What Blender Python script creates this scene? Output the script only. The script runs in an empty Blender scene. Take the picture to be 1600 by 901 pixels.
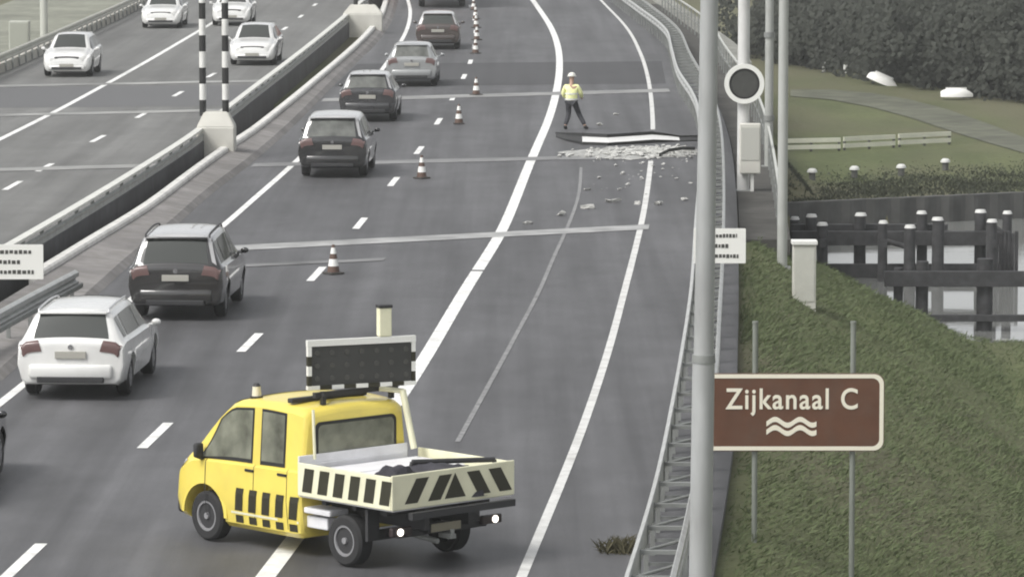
import bpy, bmesh, math, random
from mathutils import Vector, Matrix
R = math.radians
random.seed(7)
S = bpy.context.scene
C = S.collection

# ------------------------------------------------------------------ camera
F = 7100.0; HC = 9.8; TH = math.atan(750.0 / F)
cam = bpy.data.cameras.new('camera'); co = bpy.data.objects.new('camera', cam); C.objects.link(co)
co.location = (0, 0, HC); co.rotation_euler = (math.pi / 2 - TH, 0, 0)
cam.sensor_width = 36; cam.lens = 36 * F / 1600; cam.clip_start = 0.5; cam.clip_end = 6000
S.camera = co
# ------------------------------------------------------------------ light
SUN_EL, SUN_AZ = R(50), R(-125)       # direction the light comes from, azimuth from +Y towards +X
w = bpy.data.worlds.new('World'); S.world = w; w.use_nodes = True
nt = w.node_tree; nt.nodes.clear()
sky = nt.nodes.new('ShaderNodeTexSky'); sky.sky_type = 'NISHITA'; sky.sun_disc = False
sky.sun_elevation = SUN_EL; sky.sun_rotation = SUN_AZ; sky.air_density = 1.0; sky.dust_density = 3.0; sky.ozone_density = 1.0
hs = nt.nodes.new('ShaderNodeHueSaturation'); hs.inputs['Saturation'].default_value = 0.12
bg = nt.nodes.new('ShaderNodeBackground'); bg.inputs['Strength'].default_value = 0.14
wo = nt.nodes.new('ShaderNodeOutputWorld')
nt.links.new(sky.outputs[0], hs.inputs['Color']); nt.links.new(hs.outputs[0], bg.inputs[0]); nt.links.new(bg.outputs[0], wo.inputs[0])
sl = bpy.data.lights.new('sun', 'SUN'); sl.energy = 1.7; sl.angle = R(24); sl.color = (1, .97, .92)
so = bpy.data.objects.new('sun', sl); C.objects.link(so)
sd = Vector((math.sin(SUN_AZ) * math.cos(SUN_EL), math.cos(SUN_AZ) * math.cos(SUN_EL), math.sin(SUN_EL)))
so.rotation_euler = sd.to_track_quat('Z', 'Y').to_euler()
vs = S.view_settings; vs.view_transform = 'Standard'; vs.look = 'None'; vs.gamma = 1; vs.use_curve_mapping = False
vs.exposure = 0.45
S.render.engine = 'CYCLES'
S.cycles.filter_width = 2.0          # the soft optics of the traffic camera

# ------------------------------------------------------------------ helpers
def gp(px, py, z=0.0):
    """ground point (height z) seen at a photograph pixel"""
    x = (px - 800) / F; v = (450.5 - py) / F
    d = Vector((x, math.cos(TH) + v * math.sin(TH), -math.sin(TH) + v * math.cos(TH)))
    return Vector((0, 0, HC)) + d * ((z - HC) / d.z)
def gd(px, py, Y):
    """point at distance Y seen at a photograph pixel"""
    x = (px - 800) / F; v = (450.5 - py) / F
    d = Vector((x, math.cos(TH) + v * math.sin(TH), -math.sin(TH) + v * math.cos(TH)))
    return Vector((0, 0, HC)) + d * (Y / d.y)

MATS = {}
def mat(name, rgb, rough=.6, metal=0., var=0., scale=8., bump=0., bscale=40., coat=0., emit=None, spec=.5, var2=0., scale2=.3, stretch=None, dirt=0., streak=0., coat_ior=1.5):
    if name in MATS: return MATS[name]
    m = bpy.data.materials.new(name); m.use_nodes = True; MATS[name] = m
    n = m.node_tree; b = n.nodes['Principled BSDF']
    b.inputs['Base Color'].default_value = (*rgb, 1); b.inputs['Roughness'].default_value = rough
    b.inputs['Metallic'].default_value = metal; b.inputs['Specular IOR Level'].default_value = spec
    if coat: b.inputs['Coat Weight'].default_value = coat; b.inputs['Coat Roughness'].default_value = .04; b.inputs['Coat IOR'].default_value = coat_ior
    if emit: b.inputs['Emission Color'].default_value = (*emit[0], 1); b.inputs['Emission Strength'].default_value = emit[1]
    tc = n.nodes.new('ShaderNodeTexCoord'); mp = n.nodes.new('ShaderNodeMapping')
    n.links.new(tc.outputs['Object'], mp.inputs[0])
    if stretch: mp.inputs['Scale'].default_value = stretch
    cur = None
    def layer(prev, sc, amt, det=4):
        no = n.nodes.new('ShaderNodeTexNoise'); no.inputs['Scale'].default_value = sc; no.inputs['Detail'].default_value = det
        n.links.new(mp.outputs[0], no.inputs[0])
        mr = n.nodes.new('ShaderNodeMapRange'); mr.inputs[1].default_value = .3; mr.inputs[2].default_value = .7
        mr.inputs[3].default_value = 1 - amt; mr.inputs[4].default_value = 1 + amt
        n.links.new(no.outputs[0], mr.inputs[0])
        mx = n.nodes.new('ShaderNodeVectorMath'); mx.operation = 'SCALE'
        if prev is None: mx.inputs[0].default_value = rgb
        else: n.links.new(prev, mx.inputs[0])
        n.links.new(mr.outputs[0], mx.inputs['Scale'])
        return mx.outputs[0]
    if var: cur = layer(cur, scale, var)
    if var2: cur = layer(cur, scale2, var2)
    if streak:      # wheel tracks and stains drawn out along the road, plus irregular damp-looking patches
        for st_, amt, sc in (((1.1, .018, 1), streak, 1.3), ((.5, .10, 1), streak * .8, .55), ((.9, .5, 1), streak * .5, 1.1)):
            m2 = n.nodes.new('ShaderNodeMapping'); m2.inputs['Scale'].default_value = st_; n.links.new(tc.outputs['Object'], m2.inputs[0])
            no = n.nodes.new('ShaderNodeTexNoise'); no.inputs['Scale'].default_value = sc; no.inputs['Detail'].default_value = 7; no.inputs['Roughness'].default_value = .62; n.links.new(m2.outputs[0], no.inputs[0])
            mr = n.nodes.new('ShaderNodeMapRange'); mr.inputs[1].default_value = .32; mr.inputs[2].default_value = .68; mr.inputs[3].default_value = 1 - amt; mr.inputs[4].default_value = 1 + amt
            n.links.new(no.outputs[0], mr.inputs[0])
            mx = n.nodes.new('ShaderNodeVectorMath'); mx.operation = 'SCALE'
            if cur is None: mx.inputs[0].default_value = rgb
            else: n.links.new(cur, mx.inputs[0])
            n.links.new(mr.outputs[0], mx.inputs['Scale']); cur = mx.outputs[0]
    if dirt:
        no = n.nodes.new('ShaderNodeTexNoise'); no.inputs['Scale'].default_value = 2.5; no.inputs['Detail'].default_value = 8
        n.links.new(mp.outputs[0], no.inputs[0])
        mr = n.nodes.new('ShaderNodeMapRange'); mr.inputs[1].default_value = .45; mr.inputs[2].default_value = .75; mr.inputs[3].default_value = 0; mr.inputs[4].default_value = dirt
        n.links.new(no.outputs[0], mr.inputs[0])
        mx = n.nodes.new('ShaderNodeMix'); mx.data_type = 'RGBA'
        if cur is None: mx.inputs[6].default_value = (*rgb, 1)
        else: n.links.new(cur, mx.inputs[6])
        mx.inputs[7].default_value = (.12, .11, .09, 1)
        n.links.new(mr.outputs[0], mx.inputs[0]); cur = mx.outputs[2]
    if cur is not None: n.links.new(cur, b.inputs['Base Color'])
    if bump:
        no = n.nodes.new('ShaderNodeTexNoise'); no.inputs['Scale'].default_value = bscale; no.inputs['Detail'].default_value = 5
        n.links.new(mp.outputs[0], no.inputs[0])
        bp = n.nodes.new('ShaderNodeBump'); bp.inputs['Strength'].default_value = bump; bp.inputs['Distance'].default_value = .03
        n.links.new(no.outputs[0], bp.inputs['Height']); n.links.new(bp.outputs[0], b.inputs['Normal'])
    return m

asphalt = mat('asphalt', (.084, .084, .088), .58, spec=.5, var=.12, scale=30, bump=.3, bscale=60, streak=.30)
asphalt_l = mat('asphalt_pale', (.150, .150, .145), .65, spec=.35, var=.10, scale=30, bump=.3, bscale=60, streak=.2)
asphalt_d = mat('asphalt_dark', (.060, .060, .063), .65, spec=.3, var=.12, scale=20, streak=.12)
paint_w = mat('road_paint', (.84, .84, .82), .5, var=.10, scale=9, dirt=.45)
paint_old = mat('worn_paint', (.21, .21, .21), .6, var=.35, scale=5)
joint_m = mat('joint_steel', (.32, .32, .315), .5, var=.35, scale=1.2)
kerbc = mat('kerb_concrete', (.20, .19, .185), .8, var=.15, scale=3, var2=.25, scale2=.5, dirt=.4)
conc = mat('concrete', (.42, .41, .37), .8, var=.10, scale=5, var2=.10, scale2=.6, dirt=.35)
conc_l = mat('concrete_pale', (.58, .57, .52), .8, var=.08, scale=5, dirt=.2)
fascia = mat('dark_fascia', (.045, .045, .05), .85, var=.25, scale=2, var2=.3, scale2=.4)
galv = mat('galvanised', (.46, .47, .46), .42, .25, var=.10, scale=4, dirt=.25)
galv_d = mat('galvanised_dull', (.24, .25, .24), .55, .2, var=.15, scale=3, dirt=.3)
polem = mat('mast_grey', (.38, .39, .39), .5, .1, var=.08, scale=9, var2=.12, scale2=3, stretch=(1, 1, .25), dirt=.3)
white_p = mat('white_coating', (.74, .74, .71), .45, var=.05, scale=4, dirt=.15)
black_p = mat('black_coating', (.018, .018, .018), .5)
sign_w = mat('sign_white', (.80, .80, .76), .4)
sign_b = mat('sign_brown', (.112, .050, .029), .45, var=.12, scale=3, dirt=.25)
sign_cream = mat('sign_cream', (.78, .74, .62), .4)
timber = mat('wet_timber', (.040, .040, .042), .8, var=.35, scale=4)
pilecap = mat('pile_cap', (.62, .62, .60), .6)
grassm = None

def link(name, me, m=None, parent=None):
    o = bpy.data.objects.new(name, me); C.objects.link(o)
    if m is not None:
        for x in (m if isinstance(m, (list, tuple)) else [m]): me.materials.append(x)
    if parent is not None: o.parent = parent
    return o
def obj(name, bm, m=None, parent=None, smooth=None):
    bmesh.ops.recalc_face_normals(bm, faces=bm.faces)
    me = bpy.data.meshes.new(name); bm.to_mesh(me); bm.free()
    if smooth is not None:
        for p in me.polygons: p.use_smooth = True
        me.set_sharp_from_angle(angle=R(smooth))
    return link(name, me, m, parent)
def split_obj(name, bm, m=None, parent=None, smooth=None):
    bmesh.ops.remove_doubles(bm, verts=bm.verts, dist=1e-5)
    todo = set(bm.verts); isl = []
    while todo:
        st_ = [todo.pop()]; g = set(st_)
        while st_:
            v = st_.pop()
            for e in v.link_edges:
                w_ = e.other_vert(v)
                if w_ not in g: g.add(w_); todo.discard(w_); st_.append(w_)
        isl.append(g)
    for g in isl:
        b2 = bmesh.new(); mp_ = {v: b2.verts.new(v.co) for v in g}
        for f in {f for v in g for f in v.link_faces}: b2.faces.new([mp_[v] for v in f.verts])
        obj(name, b2, m, parent, smooth=smooth)
    bm.free()
def tag(o, label=None, cat=None, group=None, kind=None):
    if label: o['label'] = label
    if cat: o['category'] = cat
    if group: o['group'] = group
    if kind: o['kind'] = kind
    return o
def empty(name, loc=(0, 0, 0), rz=0, label=None, cat=None, group=None):
    o = bpy.data.objects.new(name, None); C.objects.link(o); o.location = loc; o.rotation_euler = (0, 0, rz)
    return tag(o, label, cat, group)
def copy_tree(o, parent=None):
    c = o.copy(); C.objects.link(c); c.parent = parent
    for ch in [x for x in bpy.data.objects if x.parent == o]: copy_tree(ch, c)
    return c
def add_box(bm, x0, x1, y0, y1, z0, z1, bev=0, mtx=None, mi=0):
    v = [bm.verts.new((x, y, z)) for x in (x0, x1) for y in (y0, y1) for z in (z0, z1)]
    fs = [bm.faces.new([v[i] for i in q]) for q in ((0, 1, 3, 2), (4, 6, 7, 5), (0, 4, 5, 1), (2, 3, 7, 6), (0, 2, 6, 4), (1, 5, 7, 3))]
    for f in fs: f.material_index = mi
    if mtx is not None:
        for q in v: q.co = mtx @ q.co
    if bev:
        es = list({e for f in fs for e in f.edges})
        bmesh.ops.bevel(bm, geom=es, offset=bev, segments=2, affect='EDGES', profile=.5)
    return v
def add_cyl(bm, a, b, r0, r1=None, n=16, caps=True, mi=0):
    a, b = Vector(a), Vector(b); r1 = r0 if r1 is None else r1
    q = (b - a).to_track_quat('Z', 'Y').to_matrix()
    A = []; B = []
    for i in range(n):
        t = 2 * math.pi * i / n; d = q @ Vector((math.cos(t), math.sin(t), 0))
        A.append(bm.verts.new(a + d * r0)); B.append(bm.verts.new(b + d * r1))
    for i in range(n):
        f = bm.faces.new((A[i], A[(i + 1) % n], B[(i + 1) % n], B[i])); f.smooth = True; f.material_index = mi
    if caps:
        f = bm.faces.new([bm.verts.new(v.co) for v in A[::-1]]); f.material_index = mi
        f = bm.faces.new([bm.verts.new(v.co) for v in B]); f.material_index = mi
def add_prism(bm, pts, y0, y1):
    """polygon in x,z extruded along y"""
    A = [bm.verts.new((p[0], y0, p[1])) for p in pts]; B = [bm.verts.new((p[0], y1, p[1])) for p in pts]
    n = len(pts)
    for i in range(n): bm.faces.new((A[i], A[(i + 1) % n], B[(i + 1) % n], B[i]))
    bm.faces.new(A[::-1]); bm.faces.new(B)
def rrect(w, h, r, n=6):
    out = []
    for cx, cz, a0 in ((w / 2 - r, h / 2 - r, 0), (-w / 2 + r, h / 2 - r, 90), (-w / 2 + r, -h / 2 + r, 180), (w / 2 - r, -h / 2 + r, 270)):
        for i in range(n + 1):
            a = R(a0 + 90 * i / n); out.append((cx + r * math.cos(a), cz + r * math.sin(a)))
    return out

# ------------------------------------------------------------------ lines of the road in the world
def smooth_poly(P, step=1.5, near=8., far=340.):
    P = [Vector((p.x, p.y)) for p in P]
    P.sort(key=lambda p: p.y)
    out = []
    n = len(P)
    for i in range(n - 1):
        p0 = P[max(i - 1, 0)]; p1 = P[i]; p2 = P[i + 1]; p3 = P[min(i + 2, n - 1)]
        k = max(2, int((p2 - p1).length / step))
        for j in range(k):
            t = j / k
            m1 = (p2 - p0) / max((p2.y - p0.y), .01) * (p2.y - p1.y); m2 = (p3 - p1) / max((p3.y - p1.y), .01) * (p2.y - p1.y)
            out.append((2*t**3 - 3*t**2 + 1) * p1 + (t**3 - 2*t**2 + t) * m1 + (-2*t**3 + 3*t**2) * p2 + (t**3 - t**2) * m2)
    out.append(P[-1])
    for _ in range(3):
        out = [out[0]] + [(out[i - 1] + out[i] * 2 + out[i + 1]) / 4 for i in range(1, len(out) - 1)] + [out[-1]]
    if near is not None and out[0].y > near:
        d = out[min(6, len(out) - 1)] - out[0]; d /= d.y
        k = int((out[0].y - near) / 2) + 1
        pre = [out[0] + d * (near - out[0].y) * (j / k) for j in range(k, 0, -1)]
        out = pre + out
    if far is not None and out[-1].y < far:
        d = out[-1] - out[-8]; d /= d.y; e = out[-1]
        k = int((far - e.y) / 3) + 1
        for j in range(1, k + 1): out.append(e + d * (far - e.y) * (j / k))
    return out
def line(px, z=0., **k): return smooth_poly([gp(x, y, z) for x, y in px], **k)
def xat(P, Y):
    if Y <= P[0].y: return P[0].x
    for a, b in zip(P, P[1:]):
        if a.y <= Y <= b.y: return a.x + (b.x - a.x) * (Y - a.y) / max(b.y - a.y, 1e-6)
    return P[-1].x
def tan_at(P, Y):
    a = xat(P, Y - 6); b = xat(P, Y + 6)
    return math.atan2(b - a, 12)
def normals(P):
    N = []
    for i in range(len(P)):
        d = P[min(i + 1, len(P) - 1)] - P[max(i - 1, 0)]; d.normalize(); N.append(Vector((d.y, -d.x)))
    return N
def off(P, o): return [p + n * o for p, n in zip(P, normals(P))]
def cut(P, y0, y1):
    out = [p for p in P if y0 < p.y < y1]
    return [Vector((xat(P, y0), y0))] + out + [Vector((xat(P, y1), y1))]
def sweep(bm, P, prof, closed=True):
    """profile (offset to the right, z) along P"""
    N = normals(P); rows = []
    for p, n in zip(P, N): rows.append([bm.verts.new((p.x + n.x * o, p.y + n.y * o, z)) for o, z in prof])
    k = len(prof)
    for a, b in zip(rows, rows[1:]):
        for i in range(k if closed else k - 1):
            bm.faces.new((a[i], a[(i + 1) % k], b[(i + 1) % k], b[i]))
    if closed: bm.faces.new(rows[0]); bm.faces.new(rows[-1][::-1])
def ribbon(bm, P, wd, z):
    N = normals(P); prev = None
    for p, n in zip(P, N):
        a = bm.verts.new((p.x - n.x * wd / 2, p.y - n.y * wd / 2, z)); b = bm.verts.new((p.x + n.x * wd / 2, p.y + n.y * wd / 2, z))
        if prev: bm.faces.new((prev[0], prev[1], b, a))
        prev = (a, b)
def between(bm, A, B, z, thick=0.):
    """sheet between two polylines sampled at the same Y"""
    Y0 = max(A[0].y, B[0].y); Y1 = min(A[-1].y, B[-1].y); n = int((Y1 - Y0) / 1.5)
    pr = None
    for i in range(n + 1):
        Y = Y0 + (Y1 - Y0) * i / n
        r = [bm.verts.new((xat(A, Y), Y, z)), bm.verts.new((xat(B, Y), Y, z))]
        if thick: r += [bm.verts.new((xat(B, Y), Y, z - thick)), bm.verts.new((xat(A, Y), Y, z - thick))]
        if pr:
            k = len(r)
            for j in range(k if thick else 1): bm.faces.new((pr[j], pr[(j + 1) % k], r[(j + 1) % k], r[j]))
        elif thick: bm.faces.new(r)
        pr = r
    if thick: bm.faces.new(pr[::-1])

DASH_PX = [(35, 877), (243, 680), (391, 535), (495, 428), (563, 349), (615, 284), (655, 235), (685, 190), (708, 153), (725, 120), (735, 97), (741, 73), (743, 50), (741, 30), (735, 10)]
DASH = line(DASH_PX)
LEDGE = line([(0, 630), (340, 360), (400, 308), (460, 255), (520, 195), (590, 118), (626, 66), (638, 40), (641, 17), (637, 0)])
THICK = line([(415, 901), (625, 620), (732, 445), (781, 367), (800, 325), (825, 262), (841, 225), (856, 190), (868, 150), (874, 110), (872, 75), (860, 42), (832, 0)])
REDGE = line([(817, 896), (875, 758), (908, 675), (950, 550), (977, 450), (995, 380), (1007, 325), (1017, 250), (1020, 192), (1014, 130), (1002, 87), (980, 45), (940, 2)])
FAINT = line([(715, 690), (800, 535), (845, 450), (867, 397), (882, 367), (904, 307), (908, 262)], near=None, far=None)
RAILR = line([(1050, 900), (1070, 823), (1076, 788), (1100, 680), (1118, 570), (1122, 493), (1127, 413), (1130, 300), (1127, 212), (1120, 170), (1108, 135), (1092, 108), (1077, 82), (1057, 42), (1005, 0)], .75)
RAILL = line([(984, 895), (1008, 822), (1033, 730), (1045, 670), (1062, 580), (1077, 487), (1083, 437), (1088, 350), (1092, 300), (1095, 240), (1094, 200), (1091, 165), (1081, 142), (1060, 110), (1050, 75), (1040, 45), (990, 6)], .75)
BAR1 = line([(0, 392), (25, 378), (120, 323), (200, 275), (275, 228), (305, 208), (400, 135), (440, 105), (500, 58), (540, 25), (565, 3)], .85)
LINE2 = line([(100, 404), (160, 367), (230, 325), (310, 265), (370, 222), (400, 203), (490, 130), (570, 60), (598, 25), (607, 0)], .3)
KERBE = line([(160, 445), (200, 408), (287, 335), (325, 300), (400, 243), (460, 190), (540, 110), (590, 62), (612, 30), (622, 0)], .12)
LSOL = line([(0, 218), (80, 178), (160, 135), (230, 96), (300, 55), (345, 28), (385, 0)])
LRAIL = off(LSOL, -4.55)
LDASH_PX = [(20, 290), (70, 262), (153, 217), (222, 180), (278, 147), (330, 118), (374, 92), (410, 68), (445, 45), (470, 26), (492, 8)]
LDASH = line(LDASH_PX)
RSLAB = off(RAILR, .35)
LSLAB_L = off(LRAIL, -1.2)
N0, N1 = 104., 157.     # bridge between these skewed lines  n = Y - .5 X

# ------------------------------------------------------------------ terrain
ZP, ZW = -3.7, -4.55
def sm(a, b, x):
    t = min(1, max(0, (x - a) / (b - a))); return t * t * (3 - 2 * t)
def terrain_z(x, y):
    yc = min(max(y, 8), 339)
    a = x - xat(RSLAB, yc) - .25; b = xat(LSLAB_L, yc) - x
    d = max(a, b, 0)
    z = -.10 - (.60 if y < 130 else 1.1) * max(0, d - .2) if d > 0 else -.16
    # between the decks: grass median kept just under the kerbs
    z = max(z, ZP)
    n = y - .5 * x
    if N0 - 2 < n < N1:
        e = min((n - N0 + 2), (N1 - n)) * .56 if n < 130 else (N1 - n) * .75
        z = min(z, -.15 - e)
    if 112.3 < n < 150.5: z = min(z, -6.5)
    elif n >= 150.5 and n < N1: z = min(max(z, ZP), -.15)
    if z > -6 and y < 145: z += .06 * math.sin(x * 1.7 + y * .6) * sm(.5, 2, d) + .05 * math.sin(y * 1.3 - x * .8) * sm(.5, 2, d)
    return z
def spaced(a, b, fine, lo, hi):
    out = [a + (b - a) * i / int((b - a) / fine) for i in range(int((b - a) / fine) + 1)]
    s = fine; v = a
    while v > lo: s *= 1.35; v -= s; out.insert(0, v)
    s = fine; v = b
    while v < hi: s *= 1.35; v += s; out.append(v)
    return out
xs = spaced(-30, 34, .5, -2500, 2500); ys = spaced(30, 240, .9, -400, 4000)
verts = [(x, y, terrain_z(x, y)) for y in ys for x in xs]
nx = len(xs); faces = [(j * nx + i, j * nx + i + 1, (j + 1) * nx + i + 1, (j + 1) * nx + i) for j in range(len(ys) - 1) for i in range(nx - 1)]
me = bpy.data.meshes.new('ground'); me.from_pydata(verts, [], faces)
for p in me.polygons: p.use_smooth = True
gm = bpy.data.materials.new('meadow'); gm.use_nodes = True
n = gm.node_tree; b = n.nodes['Principled BSDF']; b.inputs['Roughness'].default_value = .95; b.inputs['Specular IOR Level'].default_value = .1
tc = n.nodes.new('ShaderNodeTexCoord')
def noise(sc, det=5, st=(1, 1, 1)):
    mp = n.nodes.new('ShaderNodeMapping'); mp.inputs['Scale'].default_value = st; n.links.new(tc.outputs['Object'], mp.inputs[0])
    q = n.nodes.new('ShaderNodeTexNoise'); q.inputs['Scale'].default_value = sc; q.inputs['Detail'].default_value = det; n.links.new(mp.outputs[0], q.inputs[0]); return q
q1 = noise(.35, 6, (1, .35, 1)); q2 = noise(5, 6); q3 = noise(.09, 3, (1, .4, 1))
cr = n.nodes.new('ShaderNodeValToRGB'); n.links.new(q1.outputs[0], cr.inputs[0])
cr.color_ramp.elements[0].position = .32; cr.color_ramp.elements[0].color = (.066, .094, .036, 1)
cr.color_ramp.elements[1].position = .68; cr.color_ramp.elements[1].color = (.125, .150, .068, 1)
cr2 = n.nodes.new('ShaderNodeValToRGB'); n.links.new(q2.outputs[0], cr2.inputs[0])
cr2.color_ramp.elements[0].position = .3; cr2.color_ramp.elements[0].color = (.75, .75, .75, 1); cr2.color_ramp.elements[1].position = .7; cr2.color_ramp.elements[1].color = (1.2, 1.2, 1.15, 1)
mx = n.nodes.new('ShaderNodeMix'); mx.data_type = 'RGBA'; mx.blend_type = 'MULTIPLY'; mx.inputs[0].default_value = 1
n.links.new(cr.outputs[0], mx.inputs[6]); n.links.new(cr2.outputs[0], mx.inputs[7])
cr3 = n.nodes.new('ShaderNodeValToRGB'); n.links.new(q3.outputs[0], cr3.inputs[0])
cr3.color_ramp.elements[0].position = .40; cr3.color_ramp.elements[0].color = (.25, .25, .25, 1); cr3.color_ramp.elements[1].position = .56; cr3.color_ramp.elements[1].color = (.85, .85, .85, 1)
mx2 = n.nodes.new('ShaderNodeMix'); mx2.data_type = 'RGBA'; n.links.new(cr3.outputs[0], mx2.inputs[0]); n.links.new(mx.outputs[2], mx2.inputs[6]); mx2.inputs[7].default_value = (.135, .128, .085, 1)
n.links.new(mx2.outputs[2], b.inputs['Base Color'])
bp = n.nodes.new('ShaderNodeBump'); bp.inputs['Strength'].default_value = .6; bp.inputs['Distance'].default_value = .12; n.links.new(q2.outputs[0], bp.inputs['Height']); n.links.new(bp.outputs[0], b.inputs['Normal'])
tag(link('ground', me, gm), kind='structure')

# water
wm = bpy.data.materials.new('canal_water'); wm.use_nodes = True
n = wm.node_tree; b = n.nodes['Principled BSDF']; b.inputs['Base Color'].default_value = (.22, .225, .215, 1); b.inputs['Roughness'].default_value = .04; b.inputs['IOR'].default_value = 2.6
tc = n.nodes.new('ShaderNodeTexCoord'); mp = n.nodes.new('ShaderNodeMapping'); mp.inputs['Scale'].default_value = (.6, 1.6, 1)
no = n.nodes.new('ShaderNodeTexNoise'); no.inputs['Scale'].default_value = 1.2; no.inputs['Detail'].default_value = 4
bp = n.nodes.new('ShaderNodeBump'); bp.inputs['Strength'].default_value = .05; bp.inputs['Distance'].default_value = .05
n.links.new(tc.outputs['Object'], mp.inputs[0]); n.links.new(mp.outputs[0], no.inputs[0]); n.links.new(no.outputs[0], bp.inputs['Height']); n.links.new(bp.outputs[0], b.inputs['Normal'])
bm = bmesh.new()
v = [bm.verts.new(p) for p in ((-400, 105 - 200, ZW), (400, 105 + 200, ZW), (400, 153.5 + 200, ZW), (-400, 153.5 - 200, ZW))]; bm.faces.new(v)
tag(obj('canal_water', bm, wm), kind='structure')
# sheet-pile quay on the far bank
def skew_pt(nv, x, z): return Vector((x, nv + .5 * x, z))
bm = bmesh.new(); pr = None
xq = 8.2
zz = 0
while xq < 60:
    nn = 150.3 + (.12 if zz % 4 in (1, 2) else 0); zz += 1
    p = skew_pt(nn, xq, 0)
    r = [bm.verts.new((p.x, p.y, ZW - .6)), bm.verts.new((p.x, p.y, ZP + .06)), bm.verts.new((p.x - .15, p.y + .35, ZP + .06)), bm.verts.new((p.x - .15, p.y + .35, ZW - .6))]
    if pr:
        for j in range(4): bm.faces.new((pr[j], pr[(j + 1) % 4], r[(j + 1) % 4], r[j]))
    else: bm.faces.new(r)
    pr = r; xq += .3 if zz % 2 else .15
bm.faces.new(pr[::-1])
tag(obj('sheet_pile_quay', bm, mat('sheet_pile', (.065, .065, .062), .8, var=.3, scale=1.5)), 'dark sheet pile quay wall along the far canal bank', 'quay wall')

# ------------------------------------------------------------------ carriageways
bm = bmesh.new(); between(bm, LINE2, RSLAB, 0, .95); tag(obj('road', bm, asphalt), kind='structure')
bm = bmesh.new(); between(bm, LSLAB_L, off(BAR1, -.05), 0, .95); tag(obj('opposite_road', bm, asphalt_l), kind='structure')
def abut(nv, name, lab):
    bm = bmesh.new(); pr = None
    for x in [i * 1.0 for i in range(-24, 9)]:
        Y = nv + .5 * x
        if x > xat(RSLAB, Y) - .2 or x < xat(LSLAB_L, Y) + .2: continue
        r = [bm.verts.new((x, Y - .5, -5)), bm.verts.new((x, Y - .5, -.97)), bm.verts.new((x, Y + .5, -.97)), bm.verts.new((x, Y + .5, -5))]
        if pr:
            for j in range(4): bm.faces.new((pr[j], pr[(j + 1) % 4], r[(j + 1) % 4], r[j]))
        else: bm.faces.new(r)
        pr = r
    bm.faces.new(pr[::-1])
    tag(obj(name, bm, conc), lab, 'abutment')
abut(108, 'bridge_abutment', 'concrete abutment under the near end of the canal bridge')
abut(154, 'bridge_abutment', 'concrete abutment under the far end of the canal bridge')
bp_ = empty('bridge_pier', (-5.5, 128, -6.6), label='row of round concrete columns under the middle of the canal bridge', cat='pier')
for x in (-13, -9.5, -5.5, -1.5, 2.5):
    bm = bmesh.new(); add_cyl(bm, (x + 5.5, 3 + .5 * x, 0), (x + 5.5, 3 + .5 * x, 5.63), .45); obj('column', bm, conc, bp_)

# marks (structure sheets, each 4 mm up)
Z1, Z2 = .004, .008
bm = bmesh.new()
ribbon(bm, cut(LEDGE, 10, 320), .17, Z2)
tag(obj('edge_line', bm, paint_w), kind='structure')
bm = bmesh.new(); ribbon(bm, cut(THICK, 10, 96.2), .26, Z2); ribbon(bm, cut(THICK, 96.5, 320), .26, Z2)
tag(obj('wide_lane_line', bm, paint_w), kind='structure')
bm = bmesh.new(); ribbon(bm, cut(REDGE, 10, 126.6), .14, Z2); ribbon(bm, cut(REDGE, 139, 320), .14, Z2)
tag(obj('right_edge_line', bm, mat('road_paint_grey', (.66, .66, .64), .5, var=.12, scale=10, dirt=.4)), kind='structure')
bm = bmesh.new(); ribbon(bm, FAINT, .085, Z2); tag(obj('erased_line', bm, paint_old), kind='structure')
bm = bmesh.new()
ycs = [gp(x, y).y for x, y in DASH_PX]
ycs = [ycs[0] - 12 * k for k in range(3, 0, -1)] + ycs + [ycs[-1] + 12 * k for k in range(1, 5)]
for yc in ycs: ribbon(bm, cut(DASH, yc - 1.45, yc + 1.45), .17, Z2)
tag(obj('lane_dashes', bm, paint_w), kind='structure')
bm = bmesh.new()
for x, y in LDASH_PX: yc = gp(x, y).y; ribbon(bm, cut(LDASH, yc - 1.4, yc + 1.4), .17, Z2)
tag(obj('opposite_lane_dashes', bm, paint_w), kind='structure')
bm = bmesh.new(); ribbon(bm, cut(LSOL, 10, 320), .20, Z2); tag(obj('opposite_solid_line', bm, paint_w), kind='structure')
# darker surfacing bands and bridge joints
def quadsheet(bm, pts, z):
    bm.faces.new([bm.verts.new((p.x, p.y, z)) for p in pts])
bm = bmesh.new()
def band(bm, A, B, ya, yb, sk, z):
    """band across the road between polylines A and B, from ya to yb at X=0, skewed"""
    rows = []
    for k in range(9):
        t = k / 8
        r = []
        for y0 in (ya, yb):
            Y = y0
            for _ in range(12):
                X = xat(A, Y) * (1 - t) + xat(B, Y) * t; Y = y0 + sk * X
            r.append(bm.verts.new((X, Y, z)))
        rows.append(r)
    for a, b2 in zip(rows, rows[1:]): bm.faces.new((a[0], b2[0], b2[1], a[1]))
y1 = gp(800, 133).y; y2 = gp(800, 98).y
band(bm, off(KERBE, .05), off(RAILL, -.35), y1, y2, .15, Z1)
tag(obj('dark_asphalt_band', bm, asphalt_d), kind='structure')
bm = bmesh.new(); l1 = gp(230, 165).y; l2 = gp(230, 133).y
band(bm, off(LSOL, -4.2), off(BAR1, -.3), l1 + .15 * 9, l2 + .15 * 9, .15, Z1)
tag(obj('opposite_dark_band', bm, mat('asphalt_mid', (.105, .105, .107), .6, var=.1, scale=20)), kind='structure')
def joint(A, B, px, py, sk, wd=.28, m=joint_m, nm='bridge_joint', z=.012):
    p = gp(px, py); y0 = p.y - sk * p.x
    bm = bmesh.new(); band(bm, A, B, y0 - wd / 2 * 3, y0 + wd / 2 * 3, sk, z)
    tag(obj(nm, bm, m), kind='structure')
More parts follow.
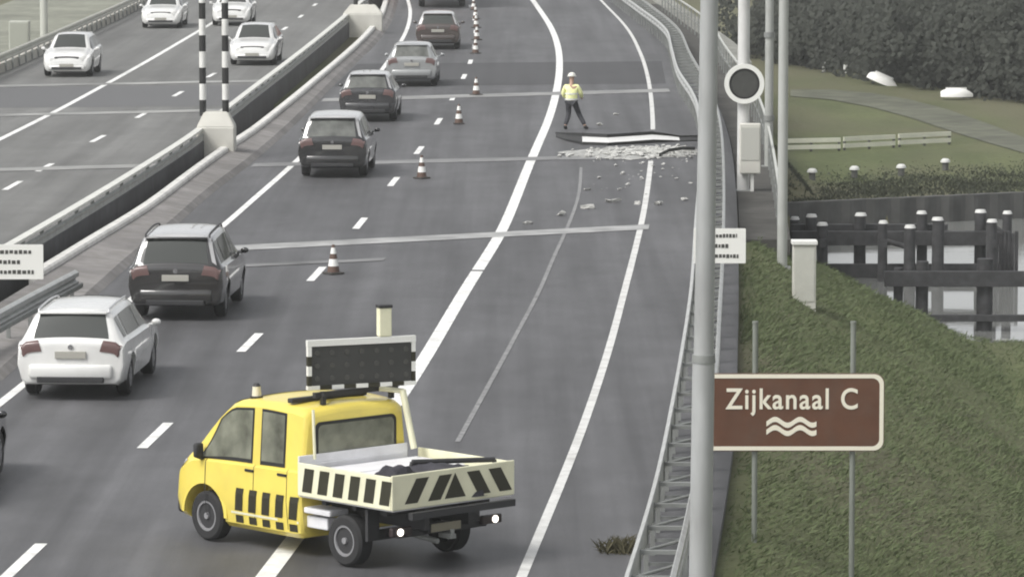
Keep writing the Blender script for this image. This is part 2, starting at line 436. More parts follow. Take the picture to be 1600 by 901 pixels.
Lr, Rr = off(KERBE, .1), off(RAILL, -.3)
joint(Lr, off(REDGE, .2), 680, 372, .55, .42)
joint(Lr, off(DASH, 1.2), 500, 410, .45, .2, mat('joint_worn', (.17, .17, .17), .6, var=.4, scale=.8))
joint(Lr, Rr, 680, 252, .3, .42, mat('joint_worn2', (.19, .19, .19), .6, var=.45, scale=.6))
joint(Lr, Rr, 750, 150, .45, .6, mat('joint_far', (.25, .25, .245), .6, var=.3, scale=.6))
Ll, Rl = off(LSOL, -4.2), off(BAR1, -.35)
for px, py in ((100, 263), (160, 177), (250, 130)): joint(Ll, Rl, px, py, .35, .4, mat('joint_left', (.27, .27, .26), .6, var=.4, scale=.5))
# raised kerb strip on the median side of the road
bm = bmesh.new()
A = cut(LINE2, 20, 335)
sweepP = A
def strip(bm, P, Q, z0, z1):
    pr = None
    for p in P:
        xq = xat(Q, p.y)
        r = [bm.verts.new((p.x + .02, p.y, z1 + .1)), bm.verts.new((xq - .15, p.y, z1)), bm.verts.new((xq, p.y, z0 + .002)), bm.verts.new((p.x + .02, p.y, z0 + .002))]
        if pr:
            for j in range(4): bm.faces.new((pr[j], pr[(j + 1) % 4], r[(j + 1) % 4], r[j]))
        else: bm.faces.new(r)
        pr = r
    bm.faces.new(pr[::-1])
strip(bm, A, KERBE, 0, .12)
tag(obj('kerb_strip', bm, kerbc), kind='structure')
bm = bmesh.new(); sweep(bm, cut(off(LINE2, -.12), 93, 335), [(-.13, -.9), (.13, -.9), (.13, .30), (.09, .34), (-.09, .34), (-.13, .30)])
tag(obj('deck_edge_wall', bm, mat('pale_coping', (.70, .69, .66), .7, var=.08, scale=2, dirt=.3), smooth=30), 'low pale concrete coping along the median edge of the near carriageway', 'coping')

# parapet of the opposite deck with pale rail on top
pa = empty('bridge_parapet', (xat(BAR1, 90), 90, 0), label='dark parapet with pale steel rail along the gap between the carriageways', cat='parapet')
def local(o, root):
    o.parent = root; o.matrix_parent_inverse = Matrix.Translation(-Vector(root.location)); return o
bm = bmesh.new(); sweep(bm, cut(BAR1, 88, 335), [(-.10, -1.9), (.08, -1.9), (.08, .50), (.02, .56), (-.10, .56)])
local(obj('parapet_wall', bm, fascia), pa)
bm = bmesh.new(); sweep(bm, cut(off(BAR1, -.05), 20, 335), [(-.10, .80), (-.10, .86), (.10, .86), (.10, .80)])
local(obj('top_rail', bm, mat('rail_pale', (.62, .62, .58), .5, var=.08, scale=2)), pa)
bm = bmesh.new(); sweep(bm, cut(off(BAR1, .04), 20, 335), [(-.02, .50), (-.02, .72), (.04, .69), (.02, .61), (.04, .53)])
local(obj('lower_rail', bm, galv_d), pa)
P = BAR1
Yp = 60
while Yp < 255:
    bm = bmesh.new(); x = xat(P, Yp); add_box(bm, x - .08, x + .0, Yp - .05, Yp + .05, -.1, .80)
    local(obj('post', bm, galv_d), pa); Yp += 2.5

# guard rails ---------------------------------------------------------------
WB = [(0, .46), (.05, .50), (.05, .56), (0, .60), (0, .62), (.05, .66), (.05, .74), (0, .78), (-.012, .78), (-.012, .46)]
def wbeam(flip=1): return [(o * flip, z) for o, z in (WB if flip > 0 else WB)]
gr = empty('guard_rail', (xat(RAILR, 60), 60, 0), label='double steel guard rail with ladder like struts along the right verge', cat='guard rail')
bm = bmesh.new(); sweep(bm, cut(RAILL, 20, 335), [(-o, z + .02) for o, z in WB]); local(obj('rail_beam', bm, galv), gr)
bm = bmesh.new(); sweep(bm, cut(RAILR, 20, 335), [(o, z + .02) for o, z in WB]); local(obj('rail_beam', bm, galv), gr)
Yp = 46.; k = 0
while Yp < 232:
    a = Vector((xat(RAILL, Yp), Yp, 0)); b2 = Vector((xat(RAILR, Yp), Yp, 0))
    if k < 99:
        bm = bmesh.new()
        for q in (a, b2):
            add_box(bm, q.x - .03, q.x + .03, Yp - .05, Yp + .05, -.2, .70)
        add_box(bm, a.x, b2.x, Yp - .035, Yp + .035, .64, .69)
        add_box(bm, a.x, b2.x, Yp - .03, Yp + .03, .18, .22)
        q0 = Vector((a.x, Yp, .66)); q1 = Vector((xat(RAILR, Yp + .95), Yp + .95, .66)); add_cyl(bm, q0, q1, .022, n=6)
        local(obj('post', bm, galv_d), gr)
    Yp += 1.9; k += 1
# far left rail
gl = empty('guard_rail', (xat(LRAIL, 180), 180, 0), label='pale guard rail along the outer edge of the opposite carriageway', cat='guard rail')
bm = bmesh.new(); sweep(bm, cut(LRAIL, 60, 330), [(o * 1.2, z + .0) for o, z in WB]); local(obj('rail_beam', bm, mat('rail_buff', (.50, .50, .44), .5, var=.08, scale=3, dirt=.2)), gl)
bm = bmesh.new(); sweep(bm, cut(off(LRAIL, -.2), 60, 330), [(-.12, .0), (.12, .0), (.08, .34), (-.08, .34)]); local(obj('base_kerb', bm, conc), gl)
Yp = 120.
while Yp < 250:
    bm = bmesh.new(); x = xat(LRAIL, Yp); add_box(bm, x - .1, x - .03, Yp - .04, Yp + .04, -.1, .72); local(obj('post', bm, galv_d), gl); Yp += 2.
# short median rail starting at the left
MR = smooth_poly([gp(-60, 519, .75), gp(0, 486, .75), gp(50, 459, .75), gp(118, 424, .75)], near=30, far=None)
gmr = empty('guard_rail', (MR[-1].x, MR[-1].y, 0), label='guard rail on the grass median ending behind the white estate car', cat='guard rail')
bm = bmesh.new(); sweep(bm, MR, [(o * 1.3, z) for o, z in WB]); local(obj('rail_beam', bm, galv), gmr)
bm = bmesh.new(); sweep(bm, off(MR, .12), [(0, .42), (.03, .44), (.03, .52), (0, .54)]); local(obj('lower_rail', bm, galv_d), gmr)
e = MR[-1]
Yp = e.y - .1
while Yp > 40:
    bm = bmesh.new(); x = xat(MR, Yp); add_box(bm, x - .09, x - .02, Yp - .05, Yp + .05, -.25, .74); local(obj('post', bm, galv_d), gmr); Yp -= 2.0

# ------------------------------------------------------------------ piers with striped posts in the median
def striped_pier(px0, px1, pyb, zb, hb, posts, seg, top, lab, plab, phase=0):
    Y = gp((px0 + px1) / 2, pyb, zb).y
    a = gd(px0, pyb, Y); b2 = gd(px1, pyb, Y); cx = (a.x + b2.x) / 2; wd = b2.x - a.x
    root = empty('portal_pier', (cx, Y, zb), label=lab, cat='pier', group='portal piers in the median')
    bm = bmesh.new()
    h = wd / 2
    A = [(-h, -.5), (h, -.5), (h, .5), (-h, .5)]; 
    lo = [bm.verts.new((x, y, -1.5)) for x, y in A]; mi = [bm.verts.new((x, y, hb * .68)) for x, y in A]; hi = [bm.verts.new((x * .62, y * .6, hb)) for x, y in A]
    for u, v in ((lo, mi), (mi, hi)):
        for i in range(4): bm.faces.new((u[i], u[(i + 1) % 4], v[(i + 1) % 4], v[i]))
    bm.faces.new(lo[::-1]); bm.faces.new(hi)
    bmesh.ops.bevel(bm, geom=list(bm.edges), offset=.03, segments=2, affect='EDGES')
    obj('plinth', bm, conc_l, root)
    for px in posts:
        x = gd(px, pyb, Y).x - cx
        bm = bmesh.new(); z = hb * .9; k = phase
        while z < top:
            add_cyl(bm, (x, 0, z), (x, 0, z + seg), .095, n=14, caps=(z + seg >= top), mi=k % 2); z += seg; k += 1
        tag(obj('striped_post', bm, [white_p, black_p], root), plab)
    return root
striped_pier(309, 368, 246, .0, 1.3, (317.5, 353), .455, 9, 'pale concrete pier with two black and white striped posts nearest in the median gap', None, 1)
striped_pier(536, 598, 52, .0, 1.25, (556, 579), .5, 9, 'pale concrete pier with striped posts farthest back in the median gap', None, 1)

# ------------------------------------------------------------------ cars
def pchip(xs_, k, s):
    n = len(xs_); i = min(max(int(s), 0), n - 2); t = s - i
    def sl(j):
        if j <= 0: return 0 if n < 2 else (xs_[1] - xs_[0])
        if j >= n - 1: return xs_[n - 1] - xs_[n - 2]
        a = xs_[j] - xs_[j - 1]; b = xs_[j + 1] - xs_[j]
        return 0 if a * b <= 0 else 2 * a * b / (a + b)
    m0, m1 = sl(i), sl(i + 1)
    return (2*t**3 - 3*t**2 + 1) * xs_[i] + (t**3 - 2*t**2 + t) * m0 + (-2*t**3 + 3*t**2) * xs_[i + 1] + (t**3 - t**2) * m1
class Shell:
    """surface S(s,t): s runs rear to front over the stations, t from under the sill to the roof centre (0..8)"""
    def __init__(self, st, sx=1, sy=1, sz=1):
        self.cols = [[r[k] * (sy if k == 0 else sz if k in (1, 2, 5) else sx) for r in st] for k in range(7)]
        self.n = len(st)
    def ring(self, s):
        y, zb, zt, wb, ws, zs, wt = [pchip(c, 0, s) for c in self.cols]
        zs = min(zs, zt - .06)
        return y, [(0, zb), (wb - .08, zb), (wb, zb + .07), (ws + .02, zb + (zs - zb) * .55), (ws, zs), (ws - .035, zs + .025), (wt + .03, zt - .07), (wt - .06, zt - .005), (0, zt + .03)]
    def pt(self, s, t, side=1):
        y, r = self.ring(s); i = min(int(t), 7); f = t - i
        a, b = r[i], r[i + 1]
        x = a[0] + (b[0] - a[0]) * f; z = a[1] + (b[1] - a[1]) * f
        if i == 7: z = a[1] + (b[1] - a[1]) * (1 - (1 - f) ** 2)
        return Vector((x * side, y, z))
    def nrm(self, s, t, side):
        e = .02; s0, s1 = max(0, s - e), min(self.n - 1, s + e); t0, t1 = max(0, t - e), min(8, t + e)
        a = self.pt(s1, t, side) - self.pt(s0, t, side); b = self.pt(s, t1, side) - self.pt(s, t0, side)
        c = a.cross(b) * (1 if side > 0 else -1)
        c.normalize(); return -c if False else c
    def body(self, bm, ds=5):
        ts = [0, 1, 1.5, 2, 2.5, 3, 3.5, 4, 5, 5.25, 5.5, 5.75, 6, 6.33, 6.66, 7, 7.2, 7.4, 7.6, 7.8, 8]
        rings = []
        for k in range((self.n - 1) * ds + 1):
            s = k / ds
            rr = [bm.verts.new(self.pt(s, t, 1)) for t in ts]
            ll = [bm.verts.new(self.pt(s, t, -1)) for t in ts[1:-1]]
            rings.append(rr + ll[::-1])
        m = len(rings[0])
        for a, b in zip(rings, rings[1:]):
            for i in range(m): bm.faces.new((a[i], a[(i + 1) % m], b[(i + 1) % m], b[i]))
        bm.faces.new(rings[0]); bm.faces.new(rings[-1][::-1])
    def patch(self, bm, c00, c10, c11, c01, side=1, off_=.008, nu=8, nv=6, full=False, rc=.0, mi=0):
        """corners (s,t): bilinear patch; full=True mirrors over the centre line so it spans both sides"""
        rows = []
        for j in range(nv + 1):
            v = j / nv; row = []
            for i in range(nu + 1):
                u = i / nu
                s = (c00[0] * (1 - u) + c10[0] * u) * (1 - v) + (c01[0] * (1 - u) + c11[0] * u) * v
                t = (c00[1] * (1 - u) + c10[1] * u) * (1 - v) + (c01[1] * (1 - u) + c11[1] * u) * v
                row.append((s, t))
            rows.append(row)
        def mk(s, t, sd):
            p = self.pt(s, t, sd); nn = self.nrm(s, min(t, 7.9), sd)
            ctr = Vector((0, p.y, .7))
            if nn.dot(p - ctr) < 0: nn = -nn
            return bm.verts.new(p + nn * off_)
        G = [[mk(s, t, side) for s, t in row] for row in rows]
        if full:
            G2 = [[mk(s, t, -side) for s, t in row] for row in rows]
            G = [a for a in G] + [b for b in G2[::-1][1:]]
        fs = []
        for a, b in zip(G, G[1:]):
            for i in range(len(a) - 1):
                f = bm.faces.new((a[i], a[i + 1], b[i + 1], b[i])); f.smooth = True; f.material_index = mi; fs.append(f)
        return fs

def boolean_cut(o, cutters):
    for c in cutters:
        b_ = bmesh.new(); b_.from_mesh(c.data); bmesh.ops.remove_doubles(b_, verts=b_.verts, dist=1e-5); bmesh.ops.recalc_face_normals(b_, faces=b_.faces); b_.to_mesh(c.data); b_.free()
    for c in cutters:
        md = o.modifiers.new('b', 'BOOLEAN'); md.operation = 'DIFFERENCE'; md.object = c; md.solver = 'EXACT'
    dg = bpy.context.evaluated_depsgraph_get(); dg.update()
    me = bpy.data.meshes.new_from_object(o.evaluated_get(dg))
    o.modifiers.clear(); old = o.data; o.data = me; bpy.data.meshes.remove(old)
    for c in cutters: m_ = c.data; bpy.data.objects.remove(c); bpy.data.meshes.remove(m_)
    for p in o.data.polygons: p.use_smooth = True
    o.data.set_sharp_from_angle(angle=R(38))

glass = mat('car_glass', (.05, .054, .05), .08, spec=.6)
glass_l = mat('car_glass_pale', (.12, .125, .115), .12, spec=.6, var=.4, scale=3)
tyre = mat('tyre', (.022, .022, .023), .85)
rimm = mat('rim', (.34, .34, .35), .35, .6)
plastic = mat('black_plastic', (.03, .03, .032), .6)
redl = mat('tail_light_red', (.13, .075, .07), .3, coat=.5)
lampc = mat('lamp_clear', (.62, .62, .60), .15, coat=.5)
platem = mat('licence_plate', (.38, .37, .33), .5)
chrome = mat('chrome', (.7, .7, .7), .2, .9)

def wheel(root, x, y, r=.32, wd=.22, rim=rimm, hub_out=True, spokes=True):
    sd = 1 if x > 0 else -1
    bm = bmesh.new(); n = 28
    prof = [(.62 * r, .5 * wd), (.9 * r, .5 * wd), (r, .36 * wd), (r, -.36 * wd), (.9 * r, -.5 * wd), (.62 * r, -.5 * wd)]
    rows = []
    for i in range(n):
        a = 2 * math.pi * i / n; rows.append([bm.verts.new((x + sd * o, y + q * math.cos(a), r + q * math.sin(a))) for q, o in prof])
    for i in range(n):
        a, b2 = rows[i], rows[(i + 1) % n]
        for j in range(len(prof)): bm.faces.new((a[j], a[(j + 1) % len(prof)], b2[(j + 1) % len(prof)], b2[j]))
    t = obj('wheel', bm, tyre, root, smooth=40)
    bm = bmesh.new()
    q = .64 * r; xo = x + sd * wd * .40
    add_cyl(bm, (xo - sd * .05, y, r), (xo - sd * .01, y, r), q, n=24)
    ring = []
    for i in range(n):
        a = 2 * math.pi * i / n
        ring.append([bm.verts.new((xo + sd * .012, y + k * math.cos(a), r + k * math.sin(a))) for k in (q, q * .82)] + [bm.verts.new((xo - sd * .01, y + q * .80 * math.cos(a), r + q * .80 * math.sin(a)))])
    for i in range(n):
        a, b2 = ring[i], ring[(i + 1) % n]
        for j in range(2): bm.faces.new((a[j], a[j + 1], b2[j + 1], b2[j]))
    if spokes:
        for i in range(5):
            a = 2 * math.pi * i / 5 + .3; M = Matrix.Translation((xo, y, r)) @ Matrix.Rotation(a, 4, 'X')
            add_box(bm, -.01, .012 if sd > 0 else .012, -.035, .035, .03, q * .85, mtx=M)
    add_cyl(bm, (xo - sd * .01, y, r), (xo + sd * .02, y, r), q * .2, n=12)
    rm = obj('rim', bm, rim, t)
    bm = bmesh.new(); add_cyl(bm, (xo - sd * .012, y, r), (xo - sd * .0085, y, r), q * .81, n=24)
    obj('rim_well', bm, plastic, t)
    return t

ESTATE = [ # y, zb, zt, wb, ws, zs, wt
 (-2.26, .40, .60, .74, .78, .50, .72), (-2.25, .30, .92, .82, .86, .82, .80), (-2.18, .26, 1.00, .84, .885, .90, .78), (-1.93, .22, 1.40, .85, .90, .95, .64),
 (-1.80, .22, 1.455, .86, .90, .95, .62), (-.6, .20, 1.49, .87, .905, .93, .63), (.30, .20, 1.45, .87, .905, .92, .61), (1.10, .20, .985, .86, .90, .89, .74),
 (1.30, .20, .945, .86, .90, .86, .76), (1.95, .20, .84, .84, .87, .76, .72), (2.17, .20, .72, .78, .80, .62, .64), (2.26, .26, .52, .66, .68, .44, .56)]
SUV = [
 (-2.15, .42, .66, .76, .80, .55, .74), (-2.14, .34, .98, .84, .88, .86, .82), (-2.08, .30, 1.06, .86, .90, .96, .78), (-1.86, .26, 1.53, .87, .91, 1.01, .66),
 (-1.72, .26, 1.60, .88, .915, 1.01, .65), (-.5, .25, 1.66, .88, .92, 1.0, .66), (.35, .25, 1.61, .88, .92, .99, .64), (1.05, .25, 1.10, .88, .91, 1.0, .76),
 (1.25, .25, 1.05, .88, .91, .96, .78), (1.90, .25, .95, .86, .88, .86, .74), (2.10, .25, .80, .80, .82, .70, .66), (2.18, .32, .60, .68, .70, .50, .58)]
HATCH = [
 (-2.02, .42, .62, .74, .78, .52, .70), (-2.01, .32, .95, .82, .86, .84, .80), (-1.93, .26, 1.02, .84, .88, .93, .76), (-1.66, .22, 1.42, .84, .89, .96, .62),
 (-1.52, .22, 1.47, .85, .89, .96, .60), (-.5, .20, 1.50, .86, .895, .94, .62), (.25, .20, 1.46, .86, .895, .93, .60), (.98, .20, 1.00, .85, .89, .90, .74),
 (1.15, .20, .96, .85, .89, .87, .76), (1.75, .20, .85, .83, .86, .77, .72), (1.95, .20, .73, .77, .79, .63, .64), (2.02, .26, .54, .66, .68, .46, .56)]

def build_car(st, paint, label, wheels, rear_glass=glass, name='car', roof_rail=False, sz=1, group='cars on the motorway', plate=platem, roof=None, cat='car'):
    root = empty(name, label=label, cat=cat, group=group)
    sh = Shell(st, sz=sz)
    bm = bmesh.new(); sh.body(bm); body = obj('body', bm, paint, root)
    r = .33
    cs = []
    for y in wheels:
        for sd in (1, -1):
            b2 = bmesh.new(); add_cyl(b2, (sd * .62, y, r), (sd * 1.1, y, r), r + .06, n=28)
            c = obj('cutter', b2); cs.append(c)
    boolean_cut(body, cs)
    bm = bmesh.new()
    add_box(bm, -.66, .66, wheels[0] - .5, wheels[1] + .5, .24, .70)
    obj('underbody', bm, plastic, root)
    for y in wheels:
        for sd in (1, -1): wheel(root, sd * .77, y, r)
    bm = bmesh.new(); sh.patch(bm, (2.08, 7.12), (2.96, 7.06), (2.96, 8), (2.08, 8), full=True); obj('rear_window', bm, rear_glass, root)
    bm = bmesh.new(); sh.patch(bm, (6.06, 7.1), (6.97, 7.1), (6.97, 8), (6.06, 8), full=True); obj('windscreen', bm, glass, root)
    for sd in (1, -1):
        for a, b2 in ((3.2, 4.25), (4.35, 5.35), (5.43, 6.75)):
            bm = bmesh.new(); sh.patch(bm, (a, 5.1), (b2, 5.1), (min(b2, 6.72), 5.9), (a + .15 if a < 4 else a, 5.9), side=sd, off_=.007); obj('side_window', bm, glass, root)
        bm = bmesh.new(); sh.patch(bm, (.5, 5.9), (1.75, 4.6), (1.8, 7.25), (.55, 7.32), side=sd, off_=.014); obj('tail_light', bm, redl, root)
        bm = bmesh.new(); sh.patch(bm, (9.3, 5.2), (10.5, 4.6), (10.6, 7.3), (9.6, 6.8), side=sd, off_=.012); obj('headlight', bm, lampc, root)
        bm = bmesh.new(); M = Matrix.Translation((sd * 1.0, st[7][0] - .25, st[7][5] * sz + .08)); bmesh.ops.create_icosphere(bm, subdivisions=2, radius=1, matrix=M @ Matrix.Diagonal((.085, .045, .06, 1)))
        add_cyl(bm, (sd * .86, st[7][0] - .25, st[7][5] * sz + .03), (sd * .98, st[7][0] - .25, st[7][5] * sz + .05), .025, n=8)
        obj('wing_mirror', bm, paint, root, smooth=40)
        if roof_rail:
            bm = bmesh.new()
            pts = [sh.pt(3.7 + 2.2 * i / 14, 6.7, sd) + Vector((0, 0, .05 if 0 < i < 14 else 0)) for i in range(15)]
            for a, b2 in zip(pts, pts[1:]): add_cyl(bm, a, b2, .018, n=8)
            obj('roof_rail', bm, chrome if roof_rail == 2 else plastic, root)
    y0 = st[0][0]; z0 = st[0][2] * sz
    bm = bmesh.new(); add_box(bm, -.70, .70, y0 - .07, y0 + .15, .36 * sz, .60 * sz, bev=.05)
    obj('rear_bumper', bm, paint, root, smooth=50)
    bm = bmesh.new(); add_box(bm, -.56, .56, y0 - .078, y0 + .02, .30, .40, bev=.015); obj('rear_valance', bm, plastic, root)
    bm = bmesh.new(); add_box(bm, -.26, .26, y0 - .035, y0 - .005, z0 + .10, z0 + .22, bev=.006); obj('licence_plate', bm, plate, root)
    bm = bmesh.new(); add_cyl(bm, (0, y0 + .02, z0 + .30), (0, y0 - .02, z0 + .29), .045, n=14); obj('badge', bm, chrome, root)
    y1 = st[-1][0]
    bm = bmesh.new(); add_box(bm, -.66, .66, y1 - .12, y1 + .06, .26, .42, bev=.04); obj('front_bumper', bm, paint, root, smooth=50)
    bm = bmesh.new(); sh.patch(bm, (10.1, 7.2), (10.75, 7.2), (10.75, 8), (10.1, 8), full=True, off_=.012); obj('grille', bm, plastic, root)
    bm = bmesh.new(); add_box(bm, -.55, .55, y1 + .055, y1 + .066, .27, .36, bev=.004); obj('lower_grille', bm, plastic, root)
    bm = bmesh.new(); add_box(bm, -.26, .26, y1 + .06, y1 + .075, .37, .48, bev=.004); obj('front_plate', bm, plate, root)
    # spoiler over the rear window, wiper and third brake lamp
    bm = bmesh.new(); p = sh.pt(3.15, 7.0, 1)
    add_box(bm, -p.x, p.x, p.y - .10, p.y + .12, p.z + .0, p.z + .045, bev=.015); obj('roof_spoiler', bm, paint, root, smooth=50)
    if roof:  # pale overlay paints the sky's reflection onto roof and rear pillars
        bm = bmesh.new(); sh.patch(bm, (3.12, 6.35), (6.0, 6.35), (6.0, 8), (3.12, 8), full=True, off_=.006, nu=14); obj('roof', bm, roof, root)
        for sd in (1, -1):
            bm = bmesh.new(); sh.patch(bm, (2.2, 6.05), (3.16, 6.1), (3.16, 6.98), (2.2, 7.0), side=sd, off_=.006); obj('pillar_sheen', bm, roof, root)
    # door seams
    bm = bmesh.new()
    for sd in (1, -1):
        for s in (4.3, 5.39, 6.7): sh.patch(bm, (s, 2.2), (s + .012, 2.2), (s + .012, 5), (s, 5), side=sd, off_=.003, nu=1, nv=10)
    obj('door_seams', bm, plastic, root)
    return root

def paintm(name, rgb, rough=.2, metal=0., coat=1., dirt=.12): return mat(name, rgb, rough, metal, coat=coat, var=.04, scale=2, dirt=dirt, coat_ior=1.6 if rgb[0] < .2 else 1.5)
white_car = paintm('paint_white', (.74, .74, .72)); silver_car = paintm('paint_silver', (.36, .37, .37), metal=.3)
dark_car = paintm('paint_dark_grey', (.022, .021, .021)); black_car = paintm('paint_black', (.013, .013, .014)); grey_car = paintm('paint_mid_grey', (.032, .032, .035)); roof_sky_sheen = paintm('painted_sky_sheen', (.52, .52, .52), metal=.2)  # the last one puts reflected sky into the roof colour of dark cars
brown_car = paintm('paint_dark_brown', (.065, .05, .045))

def place(o, px, py, ref, away=True, rear_off=2.2, extra=0):
    """px,py: ground point under the end that faces the camera"""
    p = gp(px, py); Y = p.y; a = tan_at(ref, Y + 3) + extra
    d = Vector((math.sin(a), math.cos(a)))
    c = Vector((p.x, p.y)) + d * rear_off
    o.location = (c.x, c.y, .012); o.rotation_euler = (0, 0, -a if away else -a + math.pi)
wE, wS, wH = (-1.36, 1.38), (-1.28, 1.36), (-1.22, 1.30)
c1 = build_car(ESTATE, white_car, 'white estate car with roof rails nearest in the left queue', wE, name='parked_car' if 0 else 'estate_car', roof_rail=2); place(c1, 111, 626, DASH, rear_off=2.25)
c2 = build_car(SUV, dark_car, 'dark grey tall car with roof rails and sky sheen painted on its roof just ahead of the white estate', wS, name='car', roof_rail=1, roof=roof_sky_sheen); place(c2, 274, 502, DASH)
c3 = build_car(SUV, black_car, 'black tall car with sky sheen painted on its roof, third in the queue of cars', wS, name='car', sz=1.0, rear_glass=glass_l, roof=roof_sky_sheen); place(c3, 519, 279, DASH)
c4 = build_car(HATCH, grey_car, 'dark grey hatchback fourth in the queue, directly behind the silver one', wH, name='hatchback', rear_glass=glass_l, roof=roof_sky_sheen); place(c4, 574, 191, DASH, rear_off=2.05)
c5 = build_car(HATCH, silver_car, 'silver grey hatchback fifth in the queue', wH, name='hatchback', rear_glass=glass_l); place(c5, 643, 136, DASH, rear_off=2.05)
c6 = build_car(ESTATE, brown_car, 'dark brown car sixth in the queue behind the red lorry', wE, name='car', roof=roof_sky_sheen); place(c6, 684, 78, DASH, rear_off=2.25)
c7 = build_car(ESTATE, black_car, 'dark car cut off by the left edge of the frame', wE, name='car'); place(c7, -168, 800, DASH, rear_off=2.25)
L = 'oncoming cars on the opposite carriageway'
c8 = build_car(HATCH, white_car, 'white oncoming car alone beside the outer guard rail', wH, name='hatchback', group=L); place(c8, 104, 121, LSOL, away=False, rear_off=2.05)
c9 = build_car(ESTATE, white_car, 'white oncoming car farthest back in the outer lane at the top edge', wE, name='car', group=L); place(c9, 251, 45, LSOL, away=False, rear_off=2.25)
c10 = build_car(ESTATE, white_car, 'white oncoming car right beside the striped post in the inner lane', wE, name='car', group=L); place(c10, 394, 103, LSOL, away=False, rear_off=2.25)
c11 = build_car(HATCH, white_car, 'white oncoming car between the tops of the two striped posts', wH, name='hatchback', group=L); place(c11, 361, 41, LSOL, away=False, rear_off=2.05)

# red lorry at the top of the frame
lr = empty('lorry', label='red lorry with its rear at the top edge ahead of the brown car', cat='lorry')
red = mat('lorry_red', (.22, .05, .04), .45, var=.1, scale=3, dirt=.3)
bm = bmesh.new(); add_box(bm, -1.2, 1.2, 0, 7.5, 1.05, 3.5, bev=.04); obj('cargo_box', bm, red, lr)
bm = bmesh.new()
for x in (-.61, .61): add_box(bm, x - .55, x + .55, -.03, -.003, 1.15, 3.4, bev=.01)
obj('rear_door', bm, mat('lorry_door', (.45, .30, .27), .5, var=.1, scale=2, dirt=.3), lr)
bm = bmesh.new(); add_box(bm, -1.15, 1.15, -.12, .0, .45, .62, bev=.02); add_box(bm, -.45, .45, .0, 7.4, .6, 1.04); obj('chassis', bm, plastic, lr)
bm = bmesh.new(); add_box(bm, -1.18, 1.18, 7.7, 9.6, .5, 2.9, bev=.12); obj('cab', bm, red, lr)
for sd in (1, -1):
    bm = bmesh.new(); add_box(bm, sd * .9 - .22, sd * .9 + .22, -.14, -.122, .70, .84, bev=.01); obj('tail_light', bm, redl, lr)
    for y in (1.6, 2.8, 8.4): wheel(lr, sd * 1.0, y, .48, .3, spokes=False)
a = tan_at(DASH, 232); p = gp(691, 13); lr.location = (p.x, p.y, .012); lr.rotation_euler = (0, 0, -a)

# ------------------------------------------------------------------ yellow road-service pickup
PSI = R(43)
yel = mat('service_yellow', (.80, .65, .12), .38, coat=.5, var=.05, scale=1.5, dirt=.15)
yelp = mat('pale_yellow_film', (.78, .765, .56), .45, var=.05, scale=3, dirt=.15)
blk = mat('marking_black', (.03, .028, .015), .5)
alu = mat('bed_alu', (.78, .78, .80), .4, .05, var=.06, scale=3, dirt=.2)
tr = empty('pickup_truck', label='yellow double cab road service pickup with striped drop sides turned across the lane', cat='pickup truck')
CAB = [ # y, zb, zt, wb, ws, zs, wt
 (-.20, .28, 1.84, .90, .92, 1.12, .78), (-.16, .25, 1.90, .93, .95, 1.12, .82), (-.05, .24, 1.94, .945, .965, 1.12, .85), (.55, .24, 1.975, .95, .975, 1.11, .86), (1.18, .24, 1.95, .95, .975, 1.10, .85), (1.98, .25, 1.34, .95, .965, 1.07, .85),
 (2.14, .26, 1.22, .94, .955, 1.02, .85), (2.36, .28, 1.04, .90, .915, .90, .81), (2.47, .28, .80, .83, .85, .68, .75), (2.52, .32, .56, .74, .76, .50, .68)]
sh = Shell(CAB)
WR, FW, RW = .335, 1.78, -1.08
bm = bmesh.new(); sh.body(bm); body = obj('cab', bm, yel, tr)
cs = []
for sd in (1, -1):
    b2 = bmesh.new(); add_cyl(b2, (sd * .64, FW, WR + .02), (sd * 1.15, FW, WR + .02), WR + .09, n=32); cs.append(obj('cutter', b2))
boolean_cut(body, cs)
bm = bmesh.new()
for sd in (1, -1):   # arch lips
    prev = None
    for i in range(19):
        a = math.pi * i / 18 ; q = []
        for rr, xx in ((WR + .09, .95), (WR + .14, .955), (WR + .14, .975), (WR + .088, .985)):
            q.append(bm.verts.new((sd * xx, FW + rr * math.cos(a), WR + .02 + rr * math.sin(a))))
        if prev:
            for j in range(4): bm.faces.new((prev[j], prev[(j + 1) % 4], q[(j + 1) % 4], q[j]))
        prev = q
split_obj('wheel_arch', bm, yel, tr, smooth=40)
for sd in (1, -1):
    wheel(tr, sd * .84, FW, WR, .22, rim=mat('steel_rim', (.30, .30, .31), .5, .3), spokes=False)
    wheel(tr, sd * .86, RW, WR, .24, rim=mat('steel_rim', (.30, .30, .31), .5, .3), spokes=False)
glass_t = mat('truck_glass', (.16, .165, .13), .12, spec=.6, var=.55, scale=2.2)
frame_b = mat('window_seal', (.015, .015, .015), .6)
